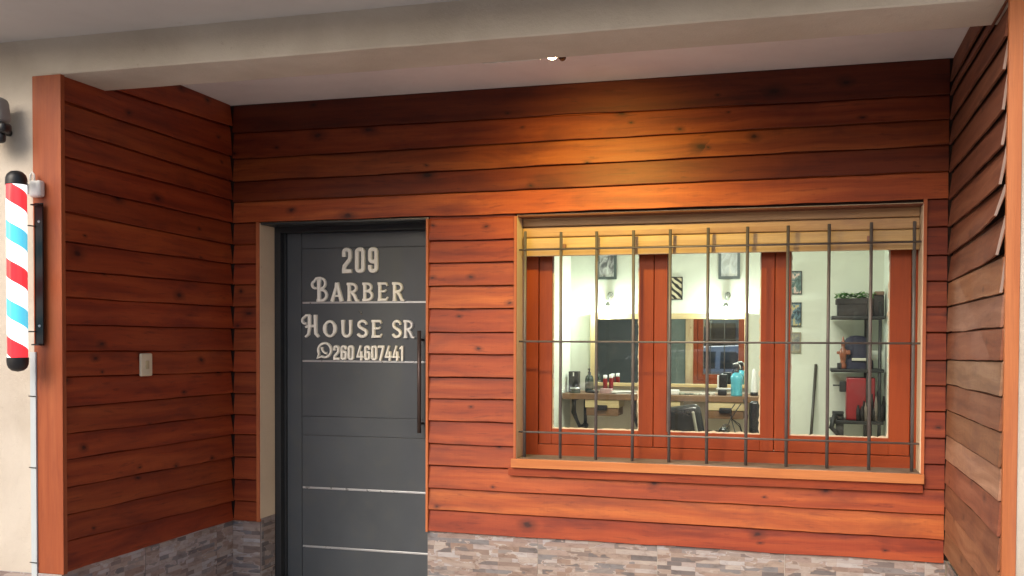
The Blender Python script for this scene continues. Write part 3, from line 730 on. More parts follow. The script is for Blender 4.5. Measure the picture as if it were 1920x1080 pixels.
for zz in (b1.z+.004, b0.z-.01): k.box((px_+.02, -D-.06, zz-.003), (b1.x, -D-.03, zz+.003))
for zz in (b1.z+.06, b0.z-.10): k.tube([(px_+.01, YP+.02, zz), (b0.x+.004, -D-.03, zz)], .003, 6)
brk_ = k.build('bracket', BLACKM, pole)
k = MB()
for zz in ((b0.z-.08), (b1.z+.085)): k = MB(); k.lathe((b0.x+.022, -D-.034, zz), [(.001, .006), (.004, .005), (.006, 0)], 10, 'Y'); k.build('screw', STEEL, pole)

q = P(68, 354, -D-.03)
k = MB(); k.rbox((q.x-.030, -D-.045, q.z-.036), (q.x+.028, -D-.006, q.z+.036), .012, 4); k.rbox((q.x-.060, -D-.050, q.z-.022), (q.x-.028, -D-.010, q.z+.022), .008)
k.tube([(q.x-.03, -D-.03, q.z+.03), (q.x-.026, -D-.035, q.z+.06), (q.x-.018, -D-.032, q.z+.072), (q.x-.010, -D-.03, q.z+.06), (q.x-.012, -D-.028, q.z+.03)], .0045, 8)
tag(k.build('junction_box', WHITEP, base=(q.x, -D-.01, q.z-.036)), 'white plastic junction box beside the barber pole top', 'junction box')
# cable trunking with black ties along the board
k = MB(); tx0, tx1 = P(57, 700, -D-.012).x, P(67, 700, -D-.012).x
k.box((tx0, -D-.014, ZG), (tx1, -D+.0, P(60, 660, -D).z))
tr = thing('cable_trunking', (tx0, -D, ZG), 'narrow pale cable trunking with black ties left of the corner board', 'trunking')
k.build('channel', plain('pale_blue_pvc', (.50, .55, .58), .5, var=.05), tr)
for py in (743, 877, 1055):
    z = P(62, py, -D-.02).z; t2 = MB(); t2.tube([(tx0-.006, -D-.016, z), (tx1+.003, -D-.017, z-.001)], .0022, 6); t2.build('cable_tie', BLACK, tr)
# white and black outdoor lamp at the left frame edge
q = at(-6, 215, Y=-D-.16)
fl = thing('floodlight', (q.x, -D, q.z-.1), 'grey and black wall light cut off by the left picture edge', 'floodlight')
e1, e2 = at(6, 224, Y=-D-.12), at(16, 262, Y=-D-.12)
k = MB(); k.rbox((e1.x-.16, -D-.14, e1.z-.01), (e1.x-.005, -D-.05, e1.z+.11), .03, 4, Matrix.Translation(e1) @ Matrix.Rotation(math.radians(-9), 4, 'Y') @ Matrix.Translation(-e1)); k.build('housing', plain('aged_grey_housing', (.26, .26, .25), .6), fl)
k = MB(); k.rbox((e1.x-.15, -D-.13, e1.z-.055), (e1.x+.008, -D-.07, e1.z-.008), .018, 4); k.rbox((e1.x-.13, -D-.12, e1.z-.095), (e1.x-.012, -D-.08, e1.z-.045), .018, 3); k.build('lamp_head', BLACK, fl)
k = MB(); k.tube([(e1.x-.08, -D+.0, e1.z-.03), (e1.x-.08, -D-.08, e1.z-.03)], .015, 10); k.build('arm', BLACKM, fl)

# ================================================================== the room behind the window
YB = 4.30; ZR = 1.35
room = MB()
m = MB()
XL_ = at(1070, 600, Y=YB).x; XRR = at(1657, 560, Y=YB).x
m.box((XL_, YB, ZI), (XRR, YB+.1, ZR)); m.box((XRR, .3, ZI), (XRR+.1, YB+.1, ZR)); m.box((-1.0, 3.55, ZI), (XL_, YB+.1, ZR)); m.box((-1.1, .3, ZI), (-1.0, 3.55, ZR))
m.build('room_wall', ROOMW, shop)
m = MB(); m.box((XL_, YB-.004, ZI), (at(1445, 700, Y=YB).x, YB+.1, -.504)); m.build('room_wall', ROOML, shop, label='beige lower part of the room wall under the counter')
m = MB(); m.box((-1.1, .295, ZR), (XRR+.1, YB+.1, ZR+.08)); m.build('room_ceiling', ROOMW, shop)
m = MB(); m.box((-1.1, .24, ZI-.1), (XRR+.1, YB+.1, ZI)); tag(m.build('floor', FLOORM), kind='structure')
m = MB(); m.box((XD2+.0, WT+.121, ZI), (XW1-.005, WT+.128, ZR)); m.box((-1.0, WT+.121, ZI), (XD1, WT+.128, ZR)); m.box((XD1, WT+.121, ZH), (XW2, WT+.128, ZR)); m.build('room_wall', ROOMD, shop, label='dark inner face of the shop front')
m = MB(); m.tone = (.5, .5, 0); uvbox(m, (XW1-.07, WT+.13, ZS-.1), (XW1+.03, WT+.15, ZH+.05), 2); m.build('inner_casing', wood('peeling_cream_casing', (.34, .12, .04), (.60, .46, .28), (.70, .58, .40), knots=.6, streak=2, sawm=.1), shop)
# mirror
def R(px, py, Y=YB): return at(px, py, Y=Y)
ma, mb_ = R(1107, 588, YB-.05), R(1402, 728, YB-.05)
mir = thing('wall_mirror', ((ma.x+mb_.x)/2, YB, mb_.z), 'wide mirror in a pale pine frame above the counter', 'mirror')
k = MB(); fw = .05
def pb(a, b, ax): k.tone = (.6, .6, 0); uvbox(k, a, b, ax)
pb((ma.x, YB-.05, mb_.z), (ma.x+fw, YB, ma.z), 2); pb((mb_.x-.032, YB-.05, mb_.z), (mb_.x, YB, ma.z), 2); pb((ma.x+fw, YB-.048, ma.z-.052), (mb_.x-.032, YB, ma.z), 0); pb((ma.x+fw, YB-.048, mb_.z), (mb_.x-.032, YB, mb_.z+.03), 0)
k.build('frame', PALEWOOD, mir, bevel=.002)
k = MB(); k.box((ma.x+fw-.002, YB-.030, mb_.z+.02), (mb_.x-.03, YB-.012, ma.z-.04)); k.build('mirror_glass', MIRROR, mir)
# sconces
for px, lab in ((1140, 'left wall sconce over the mirror, shining down'), (1361, 'right wall sconce over the mirror, below the grey framed print')):
    q = R(px, 560, YB-.06)
    sc = thing('wall_sconce', (q.x, YB, q.z), lab, 'wall lamp', 'sconces above the mirror')
    k = MB(); k.tube([(q.x+.012, YB, q.z+.035), (q.x+.012, YB-.06, q.z+.05), (q.x+.006, YB-.07, q.z+.01), (q.x, YB-.07, q.z-.04)], [.016, .012, .017, .014], 10); k.lathe((q.x+.012, YB, q.z+.035), [(.03, 0), (.028, .01), (.01, .014)], 16, 'Y')
    k.build('bracket', CHROME, sc)
    k = MB(); k.lathe((q.x, YB-.07, q.z-.075), [(.03, 0), (.027, .02), (.016, .035), (.012, .04)], 16); k.build('shade', CHROME, sc)
    k = MB(); k.lathe((q.x, YB-.07, q.z-.085), [(.001, -.024), (.014, -.02), (.024, -.005), (.022, .008), (.01, .015)], 14); k.build('bulb', emis('cool_bulb', (.92, 1, .94), 14), sc)
    L = bpy.data.lights.new('sconce_light', 'POINT'); lo = bpy.data.objects.new('sconce_light', L); COL.objects.link(lo); lo.parent = sc
    lo.location = (0, -.10, -.135+.02); L.energy = 11.5; L.color = (.90, 1, .92); L.shadow_soft_size = .03
# room ceiling fitting (the light that fills the room)
cl = thing('ceiling_light', (2.6, 2.2, ZR-.04), 'white tube light on the room ceiling, out of sight above the blind', 'ceiling light')
k = MB(); k.rbox((2.0, 2.15, ZR-.05), (3.2, 2.25, ZR), .008); k.build('housing', WHITEP, cl)
k = MB(); k.tube([(2.02, 2.2, ZR-.07), (3.18, 2.2, ZR-.07)], .016, 10); k.build('tube', emis('tube_light', (.92, 1, .93), 6), cl)
L = bpy.data.lights.new('room_light', 'AREA'); lo = bpy.data.objects.new('room_light', L); COL.objects.link(lo); lo.parent = cl; L.shape = 'RECTANGLE'; L.size = 1.2; L.size_y = .08; L.energy = 50; L.color = (1, .97, .85); lo.location = (0, 0, -.06)

# pictures
def pic_mat(name, kind, c1, c2, c3):
    m, ns, ls, p = newmat(name); tc = ns.new('ShaderNodeTexCoord').outputs['Generated']
    if kind == 'stripe':
        w = ns.new('ShaderNodeTexWave'); w.wave_type = 'BANDS'; w.bands_direction = 'DIAGONAL'; w.inputs['Scale'].default_value = 1.1; w.inputs['Distortion'].default_value = 2.2; w.inputs['Detail'].default_value = 1.5; w.inputs['Detail Scale'].default_value = 1.2
        ls.new(mapping(ns, ls, tc, (1, 1, 1.8), rot=(0, 0, 0)), w.inputs[0]); c = ramp(ns, ls, w.outputs[1], [(.42, c1), (.55, c2)]).outputs[0]
    else:
        n = noisen(ns, ls, mapping(ns, ls, tc, (2.2, 1, 2.6)), 1.3, 5, .55, 1.2); c = ramp(ns, ls, n.outputs[0], [(.36, c1), (.5, c2), (.62, c3)]).outputs[0]
    ls.new(c, p.inputs['Base Color']); p.inputs['Roughness'].default_value = .35; return m
GREYF = plain('grey_frame', (.08, .10, .10), .4); BLKF = plain('black_frame', (.012, .012, .012), .35); TANF = plain('tan_frame', (.22, .19, .13), .5)
pics = [
 (1119, 452, 1156, 524, GREYF, ('p', (.12, .12, .13), (.42, .42, .42), (.62, .64, .62)), 'grey framed black and white print above the left sconce', .024),
 (1347, 440, 1388, 523, GREYF, ('p', (.40, .42, .40), (.52, .56, .56), (.66, .68, .64)), 'grey framed pale print above the right sconce', .024),
 (1252, 519, 1280, 562, BLKF, ('stripe', (.02, .02, .02), (.62, .56, .38), None), 'small black and cream zigzag striped picture', .008),
 (1474, 508, 1504, 552, BLKF, ('p', (.03, .07, .06), (.10, .17, .16), (.62, .45, .38)), 'small black framed picture, topmost of the column of three', .008),
 (1472, 567, 1503, 612, BLKF, ('p', (.02, .03, .04), (.10, .18, .22), (.42, .34, .16)), 'small black framed picture, middle of the column of three', .008),
 (1473, 623, 1502, 661, TANF, ('p', (.14, .15, .15), (.22, .22, .20), (.30, .28, .20)), 'small tan framed picture, lowest of the column of three', .012)]
for i, (a, b, c_, d_, fm, pm, lab, fw) in enumerate(pics):
    p0, p1 = R(a, d_, YB-.018), R(c_, b, YB-.018)
    t = thing('framed_picture', ((p0.x+p1.x)/2, YB, p0.z), lab, 'picture', 'pictures on the room wall')
    k = MB(); k.box((p0.x, YB-.022, p0.z), (p0.x+fw, YB, p1.z)); k.box((p1.x-fw, YB-.022, p0.z), (p1.x, YB, p1.z)); k.box((p0.x+fw, YB-.021, p0.z), (p1.x-fw, YB, p0.z+fw)); k.box((p0.x+fw, YB-.021, p1.z-fw), (p1.x-fw, YB, p1.z)); k.build('frame', fm, t)
    k = MB(); k.box((p0.x+fw-.001, YB-.014, p0.z+fw-.001), (p1.x-fw+.001, YB-.004, p1.z-fw+.001)); k.build('print', pic_mat('print_%d' % i, *pm), t)

# counter on iron brackets
YC = YB-.42
ctop = R(1240, 741, YC).z; cl_, cr = R(1054, 738, YC).x, R(1440, 750, YC).x
cnt = thing('wall_counter', ((cl_+cr)/2, YB, ctop-.5), 'long brown wood counter on black iron brackets under the mirror', 'counter')
k = MB(); k.tone = (.6, .5, 0); uvbox(k, (cl_, YC, ctop-.052), (cr, YB-.005, ctop), 0); k.build('worktop', SHELFWOOD, cnt, bevel=.003)
for px in (1076, 1188, 1412):
    q = R(px, 745, YC+.05); zt = ctop-.052; x = q.x
    k = MB(); k.tube([(x, YC+.05, zt), (x+.005, YC+.04, zt-.06), (x-.004, YC+.06, zt-.12), (x+.012, YC+.12, zt-.20), (x+.025, YC+.22, zt-.28), (x+.03, YC+.33, zt-.30), (x+.035, YC+.40, zt-.27)], [.022, .017, .024, .016, .018, .024, .03], 8)
    k.tube([(x, YC+.03, zt-.008), (x, YC+.38, zt-.008)], .012, 8); k.tube([(x+.03, YB-.01, zt), (x+.03, YB-.01, zt-.32)], .016, 8)
    k.rbox((x+.02, YC+.20, zt-.345), (x+.085, YC+.28, zt-.25), .012); k.build('bracket', BLACKM, cnt)
for a, b in ((1097, 1160), (1325, 1396), (1236, 1275)):
    p0, p1 = R(a, 760, YC+.01), R(b, 760, YC+.01)
    k = MB(); k.tone = (.5, .6, 0); uvbox(k, (p0.x, YC+.012, ctop-.125), (p1.x, YC+.30, ctop-.053), 0); dr = k.build('drawer', PALEWOOD if a != 1236 else PALEWOOD, cnt, bevel=.002)
    k = MB(); k.rbox((p0.x+.01, YC+.02, ctop-.20), (p1.x-.01, YC+.29, ctop-.126), .004); k.build('drawer_box', SHELFWOOD, dr)
    xm = (p0.x+p1.x)/2+.0
    k = MB(); k.rbox((xm-.055, YC-.014, ctop-.150), (xm+.055, YC+.012, ctop-.100), .016, 4); k.build('cup_pull', BLACKM, dr)

def item(px, py_b, Y): q = R(px, py_b, Y); return Vector((q.x, Y, ctop))
def cyl(mb, c, prof, n=16): mb.lathe(c, prof, n)
PXM = 9.0/1846   # metres per pixel at the counter
o = item(1077, 728, YC+.25); t = thing('black_box', o, 'upright black box at the left end of the counter', 'box')
k = MB(); k.rbox((o.x-.048, o.y-.04, ctop), (o.x+.048, o.y+.04, ctop+.195), .006); k.build('body', BLACK, t); k = MB(); k.box((o.x-.006, o.y-.0415, ctop+.15), (o.x+.006, o.y-.0385, ctop+.185)); k.build('mark', WHITEP, t)
o = item(1079, 732, YC+.10); t = thing('jar', o, 'squat grey lidded jar in front of the black box', 'jar'); k = MB(); cyl(k, o, [(.001, 0), (.046, 0), (.048, .01), (.046, .035), (.05, .036)]); k.build('body', plain('smoky_glass', (.10, .12, .10), .2), t); k = MB(); cyl(k, o, [(.05, .036), (.052, .042), (.048, .052), (.001, .053)]); k.build('lid', CHROME, t)
o = item(1105, 728, YC+.22); t = thing('pump_bottle', o, 'dark pump bottle with pale label on the counter', 'bottle'); k = MB(); cyl(k, o, [(.001, 0), (.038, 0), (.04, .01), (.04, .12), (.034, .15), (.014, .165), (.012, .175)]); k.build('body', plain('dark_green_plastic', (.02, .035, .025), .25), t)
k = MB(); cyl(k, o, [(.0145, .165), (.015, .19), (.006, .192), (.005, .215)]); k.rbox((o.x-.008, o.y-.035, ctop+.212), (o.x+.010, o.y+.008, ctop+.226), .003); k.build('pump', BLACK, t)
k = MB(); k.lathe(o, [(.0405, .04), (.0408, .042), (.0408, .10), (.0405, .102)], 16); k.build('label_band', plain('speckled_label', (.14, .13, .10), .5, var=.9, scale=60), t)
o = item(1110, 731, YC+.08); t = MB(); t.tube([(o.x-.05, o.y, ctop+.010), (o.x, o.y-.01, ctop+.018), (o.x+.06, o.y, ctop+.012)], [.006, .014, .012], 8); tag(t.build('hair_clipper', BLACK, base=o), 'black hair clipper lying before the pump bottle', 'hair clipper')
o = item(1137, 728, YC+.2)
for i, (dxx, hh, mm, lab) in enumerate(((-.012, .165, REDP, 'dark red tall tube with white cap, the left of two'), (.04, .17, REDP, 'dark red tall tube with white cap, the right of two'))):
    oo = o+Vector((dxx, .02*i, 0)); t = thing('product_tube', oo, lab, 'tube', 'red product tubes'); k = MB(); cyl(k, oo, [(.001, 0), (.021, 0), (.021, hh-.04), (.018, hh-.03)]); k.build('body', mm, t); k = MB(); cyl(k, oo, [(.0185, hh-.03), (.019, hh), (.001, hh+.002)]); k.build('cap', WHITEP, t)
o = item(1138, 731, YC+.09); t = MB(); t.rbox((o.x-.06, o.y-.03, ctop), (o.x+.05, o.y+.04, ctop+.045), .005); tag(t.build('tissue_box', plain('pinkish_box', (.40, .25, .24), .7, var=.4, scale=60), base=o), 'low pinkish box in front of the red tubes', 'box')
o = item(1170, 733, YC+.14); t = MB()
for i in range(5): t.box((-.10, -.06, .0), (.10, .06, .004), Matrix.Translation(o+Vector((random.uniform(-.03, .03), random.uniform(-.02, .02), .0005+i*.0045))) @ Matrix.Rotation(random.uniform(-.5, .5), 4, 'Z'))
tag(t.build('paper_stack', PAPER, base=o), 'loose white papers at the middle of the counter', 'papers')
o = item(1266, 733, YC+.12); t = MB(); t.rbox((o.x-.05, o.y-.04, ctop), (o.x+.035, o.y+.04, ctop+.045), .008); tag(t.build('white_tub', WHITEP, base=o), 'small white tub beside the middle window stile', 'tub')
o = item(1300, 735, YC+.14)
for i in range(7):
    oo = o+Vector((-.10+i*.045, random.uniform(-.05, .04), 0)); t = MB(); t.rbox((oo.x-.025, oo.y-.02, ctop+.0005), (oo.x+.022, oo.y+.02, ctop+.012+.012*random.random()), .004, 2, Matrix.Translation(oo) @ Matrix.Rotation(random.uniform(-1, 1), 4, 'Z') @ Matrix.Translation(-oo))
    tag(t.build('comb_case', plain('pale_case_%d' % i, random.choice([(.45, .44, .36), (.30, .33, .26), (.55, .52, .45), (.1, .12, .1)]), .6), base=oo), 'small pale case in the clutter below the mirror', 'case', 'small cases scattered on the counter')
o = item(1356, 736, YC+.16); t = thing('card_reader', o, 'black and white stand mounted device left of the blue bottle', 'device')
k = MB(); k.rbox((o.x-.045, o.y-.04, ctop), (o.x+.03, o.y+.05, ctop+.05), .01); k.rbox((o.x-.035, o.y-.02, ctop+.07), (o.x+.035, o.y+.02, ctop+.19), .008); k.build('body', BLACK, t)
k = MB(); k.rbox((o.x-.06, o.y-.03, ctop+.052), (o.x+.08, o.y+.03, ctop+.066), .004); k.rbox((o.x-.052, o.y-.02, ctop+.066), (o.x-.038, o.y+.02, ctop+.18), .004); k.build('stand', WHITEP, t)
o = item(1381, 740, YC+.08); t = thing('spray_bottle', o, 'pale blue spray bottle with black trigger head', 'spray bottle')
k = MB(); cyl(k, o, [(.001, 0), (.046, 0), (.05, .01), (.05, .13), (.055, .15), (.054, .17), (.035, .20), (.018, .21)], 20); k.build('body', BLUEB, t)
k = MB(); cyl(k, o, [(.02, .205), (.02, .235), (.012, .24), (.012, .26)]); k.rbox((o.x-.032, o.y-.014, ctop+.245), (o.x+.02, o.y+.014, ctop+.285), .008); k.tube([(o.x-.02, o.y, ctop+.245), (o.x-.034, o.y, ctop+.22), (o.x-.03, o.y, ctop+.20)], .005, 6); k.build('trigger', BLACK, t)
k = MB(); k.tube([(o.x-.035, o.y, ctop+.282), (o.x, o.y, ctop+.292), (o.x+.026, o.y, ctop+.27), (o.x+.034, o.y, ctop+.24)], .006, 6); k.build('nozzle', WHITEP, t)
o = item(1414, 733, YC+.2); t = thing('cone_bottle', o, 'white tapered bottle with dark foot at the right end of the counter', 'bottle'); k = MB(); cyl(k, o, [(.030, .03), (.026, .1), (.018, .22), (.008, .24)]); k.build('body', WHITEP, t); k = MB(); cyl(k, o, [(.001, 0), (.034, 0), (.034, .03), (.03, .032)]); k.build('foot', BLACK, t)
# bag and cables hanging at the right end of the counter
o = R(1398, 770, YC-.03); t = MB()
for s_ in ((0, .0), (.05, .02)):
    t.tube([(o.x-.09+s_[0], YC-.03, ctop-.06), (o.x-.13+s_[0], YC-.04, ctop-.12), (o.x-.12, YC-.03, ctop-.19), (o.x-.05, YC-.02, ctop-.26+s_[1]), (o.x+.0, YC-.03, ctop-.40)], .005, 6)
t.tube([(o.x-.12, YC-.04, ctop-.17), (o.x-.16, YC-.03, ctop-.28), (o.x-.2, YC-.02, ctop-.42)], .004, 6)
t.tube([(o.x-.02, YC-.03, ctop-.02), (o.x+.02, YC-.05, ctop-.16), (o.x+.0, YC-.04, ctop-.30), (o.x-.08, YC-.03, ctop-.34), (o.x-.12, YC-.02, ctop-.2)], .005, 6)
tag(t.build('power_cables', BLACK, base=(o.x, YC-.03, ctop-.42)), 'tangle of black cables hanging from the counter', 'cables')
t = MB(); xb = R(1415, 780, YC-.02).x; t.rbox((xb-.045, YC-.10, ctop-.42), (xb+.05, YC-.01, ctop-.03), .03, 4); tag(t.build('hanging_bag', VINYL, base=(xb, YC-.05, ctop-.42)), 'black bag hanging from the right end of the counter', 'bag')

# barber chair
yc = 3.05; q0 = at(1254, 800, Y=yc); q1 = at(1318, 757, Y=yc)
xc = (q0.x+q1.x)/2; zt = q1.z
ch = thing('barber_chair', (xc, yc, ZI), 'glossy black barber chair with a pale side stripe, facing the mirror', 'chair')
Mx = Matrix.Translation((xc, yc, zt-.2)) @ Matrix.Rotation(math.radians(-9), 4, 'Y') @ Matrix.Rotation(math.radians(14), 4, 'X')
k = MB(); k.rbox((-.16, -.06, -.30), (.145, .06, .19), .055, 5, Mx); k.build('backrest', VINYL, ch)
k = MB(); k.rbox((.075, -.067, -.12), (.10, -.03, .15), .01, 3, Mx); k.build('stripe', plain('pale_stripe', (.30, .29, .24), .5), ch)
k = MB(); k.rbox((xc-.26, yc-.02, ZI+.45), (xc+.26, yc+.50, ZI+.60), .05, 5); k.build('seat', VINYL, ch)
for sx in (-.29, .29):
    k = MB(); k.rbox((xc+sx-.035, yc+.02, ZI+.58), (xc+sx+.035, yc+.44, ZI+.66), .03, 4); k.tube([(xc+sx, yc+.1, ZI+.6), (xc+sx*.9, yc+.1, ZI+.47)], .012, 8); k.build('armrest', VINYL, ch)
k = MB(); k.lathe((xc, yc+.22, ZI), [(.001, 0), (.30, 0), (.30, .02), (.10, .05), (.06, .08), (.055, .45), (.12, .46)], 24); k.build('pedestal', CHROME, ch)

# broom handle leaning on the wall
t = MB(); a, b = R(1530, 683, YB-.02), R(1521, 812, YB-.12); dv = (b-a); b2 = a+dv*((a.z-ZI-.06)/(a.z-b.z))
br = thing('broom', (b2.x, b2.y, ZI), 'dark broom leaning on the room wall left of the rack', 'broom'); t.tube([a, b2], .013, 10); t.build('broomstick', plain('dark_stick', (.035, .028, .02), .5), br)
k = MB(); k.rbox((b2.x-.14, b2.y-.03, ZI+.03), (b2.x+.14, b2.y+.03, ZI+.09), .01)
for i in range(40): xx = b2.x-.13+i*.0066; k.tube([(xx, b2.y, ZI+.04), (xx+random.uniform(-.01, .01), b2.y+random.uniform(-.03, .03), ZI+.002)], .003, 4)
k.build('brush_head', BLACK, br)

# rack with shelves
YK = YB-.42
ra0, ra1 = R(1559, 600, YK).x, R(1664, 600, YK).x
zsh = [R(1600, 592, YK).z, R(1600, 692, YK).z, R(1600, 789, YK).z]
rk = thing('shelf_rack', ((ra0+ra1)/2, YK+.2, ZI), 'black metal shelf rack against the right side of the room', 'shelf')
ra1 = XRR-.02
for z in zsh:
    k = MB(); k.rbox((ra0, YK, z-.030), (ra1, YK+.36, z), .006); k.build('shelf', BLACKM, rk)
for (x, y) in ((ra1-.13, YK+.02), (ra1-.035, YK+.02), (ra1-.13, YK+.34)):
    k = MB(); k.tube([(x, y, ZI), (x, y, zsh[0]+.12)], .014, 8); k.build('post', BLACKM, rk)
for (x, y) in ((ra0+.08, YK+.05), (ra1-.12, YK+.06)):
    k = MB(); k.box((x-.035, y-.03, zsh[2]-.16), (x+.03, y+.03, zsh[2]-.028)); k.build('leg', BLACKM, rk)
k = MB(); q = R(1570, 789, YK); k.tube([(q.x-.02, YK, zsh[2]+.06), (q.x-.05, YK-.02, zsh[2]-.06), (q.x+.01, YK-.02, zsh[2]-.12)], .02, 8); k.build('scroll_foot', BLACKM, rk)
def K(px, Y=YK+.1): return R(px, 600, Y).x
# planter with plants on top shelf
z = zsh[0]; x0, x1 = K(1567), K(1634)
t = thing('planter_box', ((x0+x1)/2, YK+.15, z), 'dark wicker planter box with green leaves on the top shelf', 'planter')
k = MB(); k.box((x0+.012, YK+.06, z+.0005), (x1, YK+.26, z+.135)); k.box((x0, YK+.05, z+.10), (x1+.01, YK+.27, z+.150)); k.build('box', DKBOX, t, bevel=.004)
k = MB(); random.seed(3)
for i in range(300):
    c0 = Vector((random.uniform(x0, x1+.05), YK+.16+random.uniform(-.10, .10), z+.145+random.random()*.05)); a = random.uniform(0, 6.28); d1 = Vector((math.cos(a), math.sin(a), random.uniform(-.2, .6))).normalized()*random.uniform(.03, .065); d2 = d1.cross(Vector((0, 0, 1))).normalized()*.014
    k.face([c0, c0+d1*.5+d2, c0+d1, c0+d1*.5-d2])
k.build('foliage', LEAF, t, merge=False)
t = MB(); x0, x1 = K(1637), ra1-.0; t.rbox((x0, YK+.08, z+.0005), (x1, YK+.28, z+.175), .01); tag(t.build('storage_box', DKBOX, base=((x0+x1)/2, YK+.18, z)), 'plain dark box beside the planter on the top shelf', 'box')
t = MB(); t.rbox((x0+.01, YK+.10, z+.1755), (x0+.09, YK+.2, z+.21), .008); tag(t.build('small_carton', plain('brown_card', (.16, .10, .07), .8), base=(x0+.05, YK+.15, z+.1755)), 'small brown carton on top of the plain dark box', 'carton')
# dark bag and rooster figurine on the middle shelf
z = zsh[1]; x0, x1 = K(1576), K(1640)
t = thing('tool_bag', ((x0+x1)/2, YK+.16, z), 'dark rounded navy bag with pale band on the middle shelf', 'bag')
k = MB(); rowsB = []
for i in range(13):
    tt = i/12; w = [1.0, 1.0, .98, .96, .88, .84, .82, .80, .77, .70, .58, .38, .02][i]; hz_ = [.0, .03, .06, .07, .08, .12, .16, .19, .22, .245, .265, .28, .285][i]
    rowsB.append([((x0+x1)/2+(x1-x0)/2*w*(abs(math.cos(a))**.7)*(1 if math.cos(a) > 0 else -1), YK+.17+.10*w*math.sin(a), z+.0005+hz_) for a in [2*math.pi*j/24 for j in range(24)]])
k.grid(rowsB, True); k.build('body', NAVY, t)
k = MB(); k.rbox(((x0+x1)/2-.045, YK+.055, z+.068), ((x0+x1)/2+.085, YK+.08, z+.092), .004); k.build('band', plain('pale_band', (.42, .40, .33), .7), t)
t2_ = MB(); t2_.rbox((K(1570), YK+.03, z+.0005), (K(1578), YK+.06, z+.05), .004)
tag(t2_.build('small_tin', BLACK, base=(K(1574), YK+.045, z)), 'tiny black tin at the left end of the middle shelf', 'tin')
xq = K(1581); t = MB(); yy = YK+.06
t.lathe((xq, yy, z), [(.001, .002), (.030, .002), (.028, .03), (.020, .06), (.026, .10), (.034, .13), (.026, .165), (.014, .18), (.018, .205), (.020, .225), (.010, .24), (.006, .27), (.001, .28)], 14); t.rbox((xq-.052, yy-.012, z+.125), (xq-.015, yy+.012, z+.15), .008); t.rbox((xq+.005, yy-.02, z+.12), (xq+.06, yy+.02, z+.16), .01)
tag(t.build('rooster_figurine', BRONZE, base=(xq, yy, z)), 'slim painted bird figurine on the middle shelf', 'figurine')
# lower shelf: red canister, jars and tools
z = zsh[2]; x0, x1 = K(1588), K(1642)
t = thing('red_toolbox', ((x0+x1)/2, YK+.15, z), 'tall deep red container on the lowest shelf', 'container')
k = MB(); k.rbox((x0, YK+.05, z+.0005), (x1, YK+.25, z+.365), .012); k.build('body', REDP, t)
k = MB(); k.rbox((x0-.055, YK+.08, z+.24), (x0-.001, YK+.14, z+.33), .006); k.tube([(x0-.11, YK+.1, z+.295), (x0-.05, YK+.1, z+.295)], .007, 6); k.build('latch', BLACK, t)
for i in range(15):
    xx = K(1610+i*3.7); hh = random.uniform(.06, .17)*(1 if i < 7 else 1.6); yy = YK+.02+(.035 if i % 2 else 0) if i < 9 else YK+(.02, .06, .11)[i % 3]
    t = MB(); t.lathe((xx, yy, z), [(.001, .0005), (.015, .0005), (.016, hh*.7), (.010, hh*.85), (.009, hh)], 10)
    tag(t.build('small_bottle', random.choice([plain('grey_glass', (.07, .06, .055), .25, var=.5), plain('clearish', (.16, .13, .11), .3, var=.4), BLACK, DKBOX]), base=(xx, yy, z)), 'small bottle crowded before and beside the red container', 'bottle', 'small bottles on the lowest shelf')
t = MB(); xx = K(1572); t.rbox((xx-.045, YK+.0, z+.05), (xx+.05, YK+.1, z+.075), .004); t.rbox((xx-.01, YK+.02, z+.0005), (xx+.05, YK+.08, z+.05), .01); tag(t.build('hand_plane', BLACKM, base=(xx, YK+.05, z)), 'black metal tool at the left end of the lowest shelf', 'tool')

# ================================================================== street side (seen in mirror and glass)
m = MB(); m.box((-12, -6.6, ZG-.12), (18, .3, ZG)); tag(m.build('pavement', plain('concrete_paving', (.42, .39, .36), .9, var=.15, bumps=.5)), kind='structure')
m = MB(); m.face([(-150, -150, ZG-.14), (150, -150, ZG-.14), (150, 60, ZG-.14), (-150, 60, ZG-.14)]); tag(m.build('road', plain('asphalt', (.055, .055, .055), .9, var=.2, bumps=.6)), kind='structure')
# parked car across the pavement
zc = ZG-.14; cxx, cyy = .9, -8.6
car = thing('parked_car', (cxx, cyy, zc), 'pale blue grey hatchback parked at the kerb, seen in the mirror', 'car')
CARP = plain('pale_blue_car_paint', (.50, .57, .68), .25, .3, var=.02, bumps=0); CARG = plain('car_glass', (.03, .04, .045), .08, var=.05, bumps=0)
def section(x, zlow, zmid, zroof, wl, wr): return [(cxx+x, cyy-wl, zc+zlow), (cxx+x, cyy-wl*1.02, zc+zmid*.6), (cxx+x, cyy-wl, zc+zmid), (cxx+x, cyy-wr, zc+zroof), (cxx+x, cyy+wr, zc+zroof), (cxx+x, cyy+wl, zc+zmid), (cxx+x, cyy+wl*1.02, zc+zmid*.6), (cxx+x, cyy+wl, zc+zlow)]
k = MB(); secs = [(-2.0, .35, .60, .66, .70, .6), (-1.95, .22, .72, .80, .80, .7), (-1.2, .18, .90, .95, .84, .72), (-.75, .18, .93, 1.0, .85, .70), (.0, .18, .94, 1.46, .85, .60), (1.0, .18, .95, 1.50, .85, .60), (1.75, .18, .97, 1.42, .83, .58), (1.98, .22, .95, 1.0, .80, .70), (2.05, .35, .6, .66, .74, .6)]
R_ = [section(*s) for s in secs]; k.grid(R_, True, False); k.face(R_[0][::-1]); k.face(R_[-1]); k.build('body', CARP, car, bevel=.03)
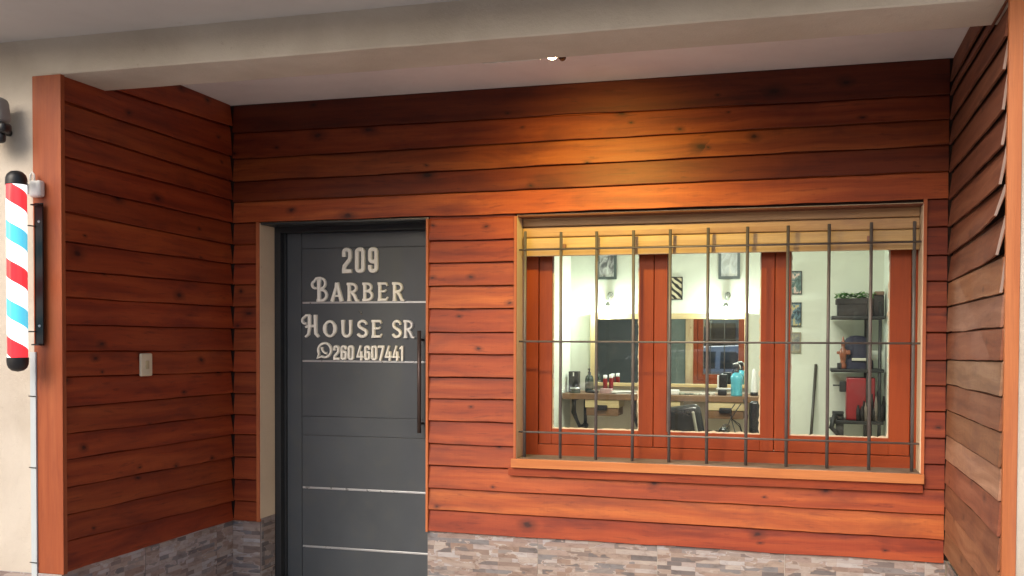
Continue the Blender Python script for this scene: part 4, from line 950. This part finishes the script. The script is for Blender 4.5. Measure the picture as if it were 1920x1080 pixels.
for side in (1, -1):
    for x0, x1 in ((-.42, .38), (.48, 1.28), (1.36, 1.66)):
        k = MB(); a, b = .87, .67; zz0, zz1 = 1.0, 1.36; yy = lambda z_: (.85-(z_-.94)/.52*.25)+.012
        k.face([(cxx+x0-(.25 if x0 < 0 else 0), cyy+side*yy(zz0), zc+zz0), (cxx+x1, cyy+side*yy(zz0), zc+zz0), (cxx+x1, cyy+side*yy(zz1), zc+zz1), (cxx+x0+(.12 if x0 < 0 else 0), cyy+side*yy(zz1), zc+zz1)]); k.build('side_window', CARG, car)
    for x in (-1.3, 1.3):
        k = MB(); k.lathe((cxx+x, cyy+side*.80, zc+.31), [(.001, -.1), (.28, -.1), (.31, -.07), (.31, .07), (.28, .1), (.2, .1)], 24, 'Y'); w_ = k.build('wheel', BLACK, car)
        k = MB(); k.lathe((cxx+x, cyy+side*.80, zc+.31), [(.2, .101), (.17, .09), (.05, .11), (.001, .11)] if side < 0 else [(.2, -.101), (.17, -.09), (.05, -.11), (.001, -.11)], 24, 'Y'); k.build('rim', CHROME, w_)
# house across the road
ho = thing('house', (2, -17, zc), 'low pale house across the road, seen in the mirror', 'house')
k = MB(); k.box((-9, -22, zc), (12, -17, zc+3.4)); k.build('wall', plain('house_render', (.42, .40, .36), .9), ho)
k = MB(); k.face([(-9.4, -16.6, zc+3.3), (12.4, -16.6, zc+3.3), (12.4, -19.6, zc+4.8), (-9.4, -19.6, zc+4.8)]); k.face([(-9.4, -22.6, zc+3.3), (12.4, -22.6, zc+3.3), (12.4, -19.6, zc+4.8), (-9.4, -19.6, zc+4.8)]); k.build('roof', plain('roof_tiles', (.20, .09, .06), .8), ho)
for x in (-6, -2.5, 3.5, 8):
    k = MB(); k.box((x-.7, -17.0, zc+1.0), (x+.7, -16.94, zc+2.3)); w_ = k.build('window', WHITEP, ho)
    for s_ in (-.33, .33): k = MB(); k.box((x+s_-.29, -16.95, zc+1.07), (x+s_+.29, -16.93, zc+2.23)); k.build('window_pane', CARG, w_)
k = MB(); k.box((.2, -17.0, zc), (1.1, -16.94, zc+2.1)); k.build('door', SHELFWOOD, ho)
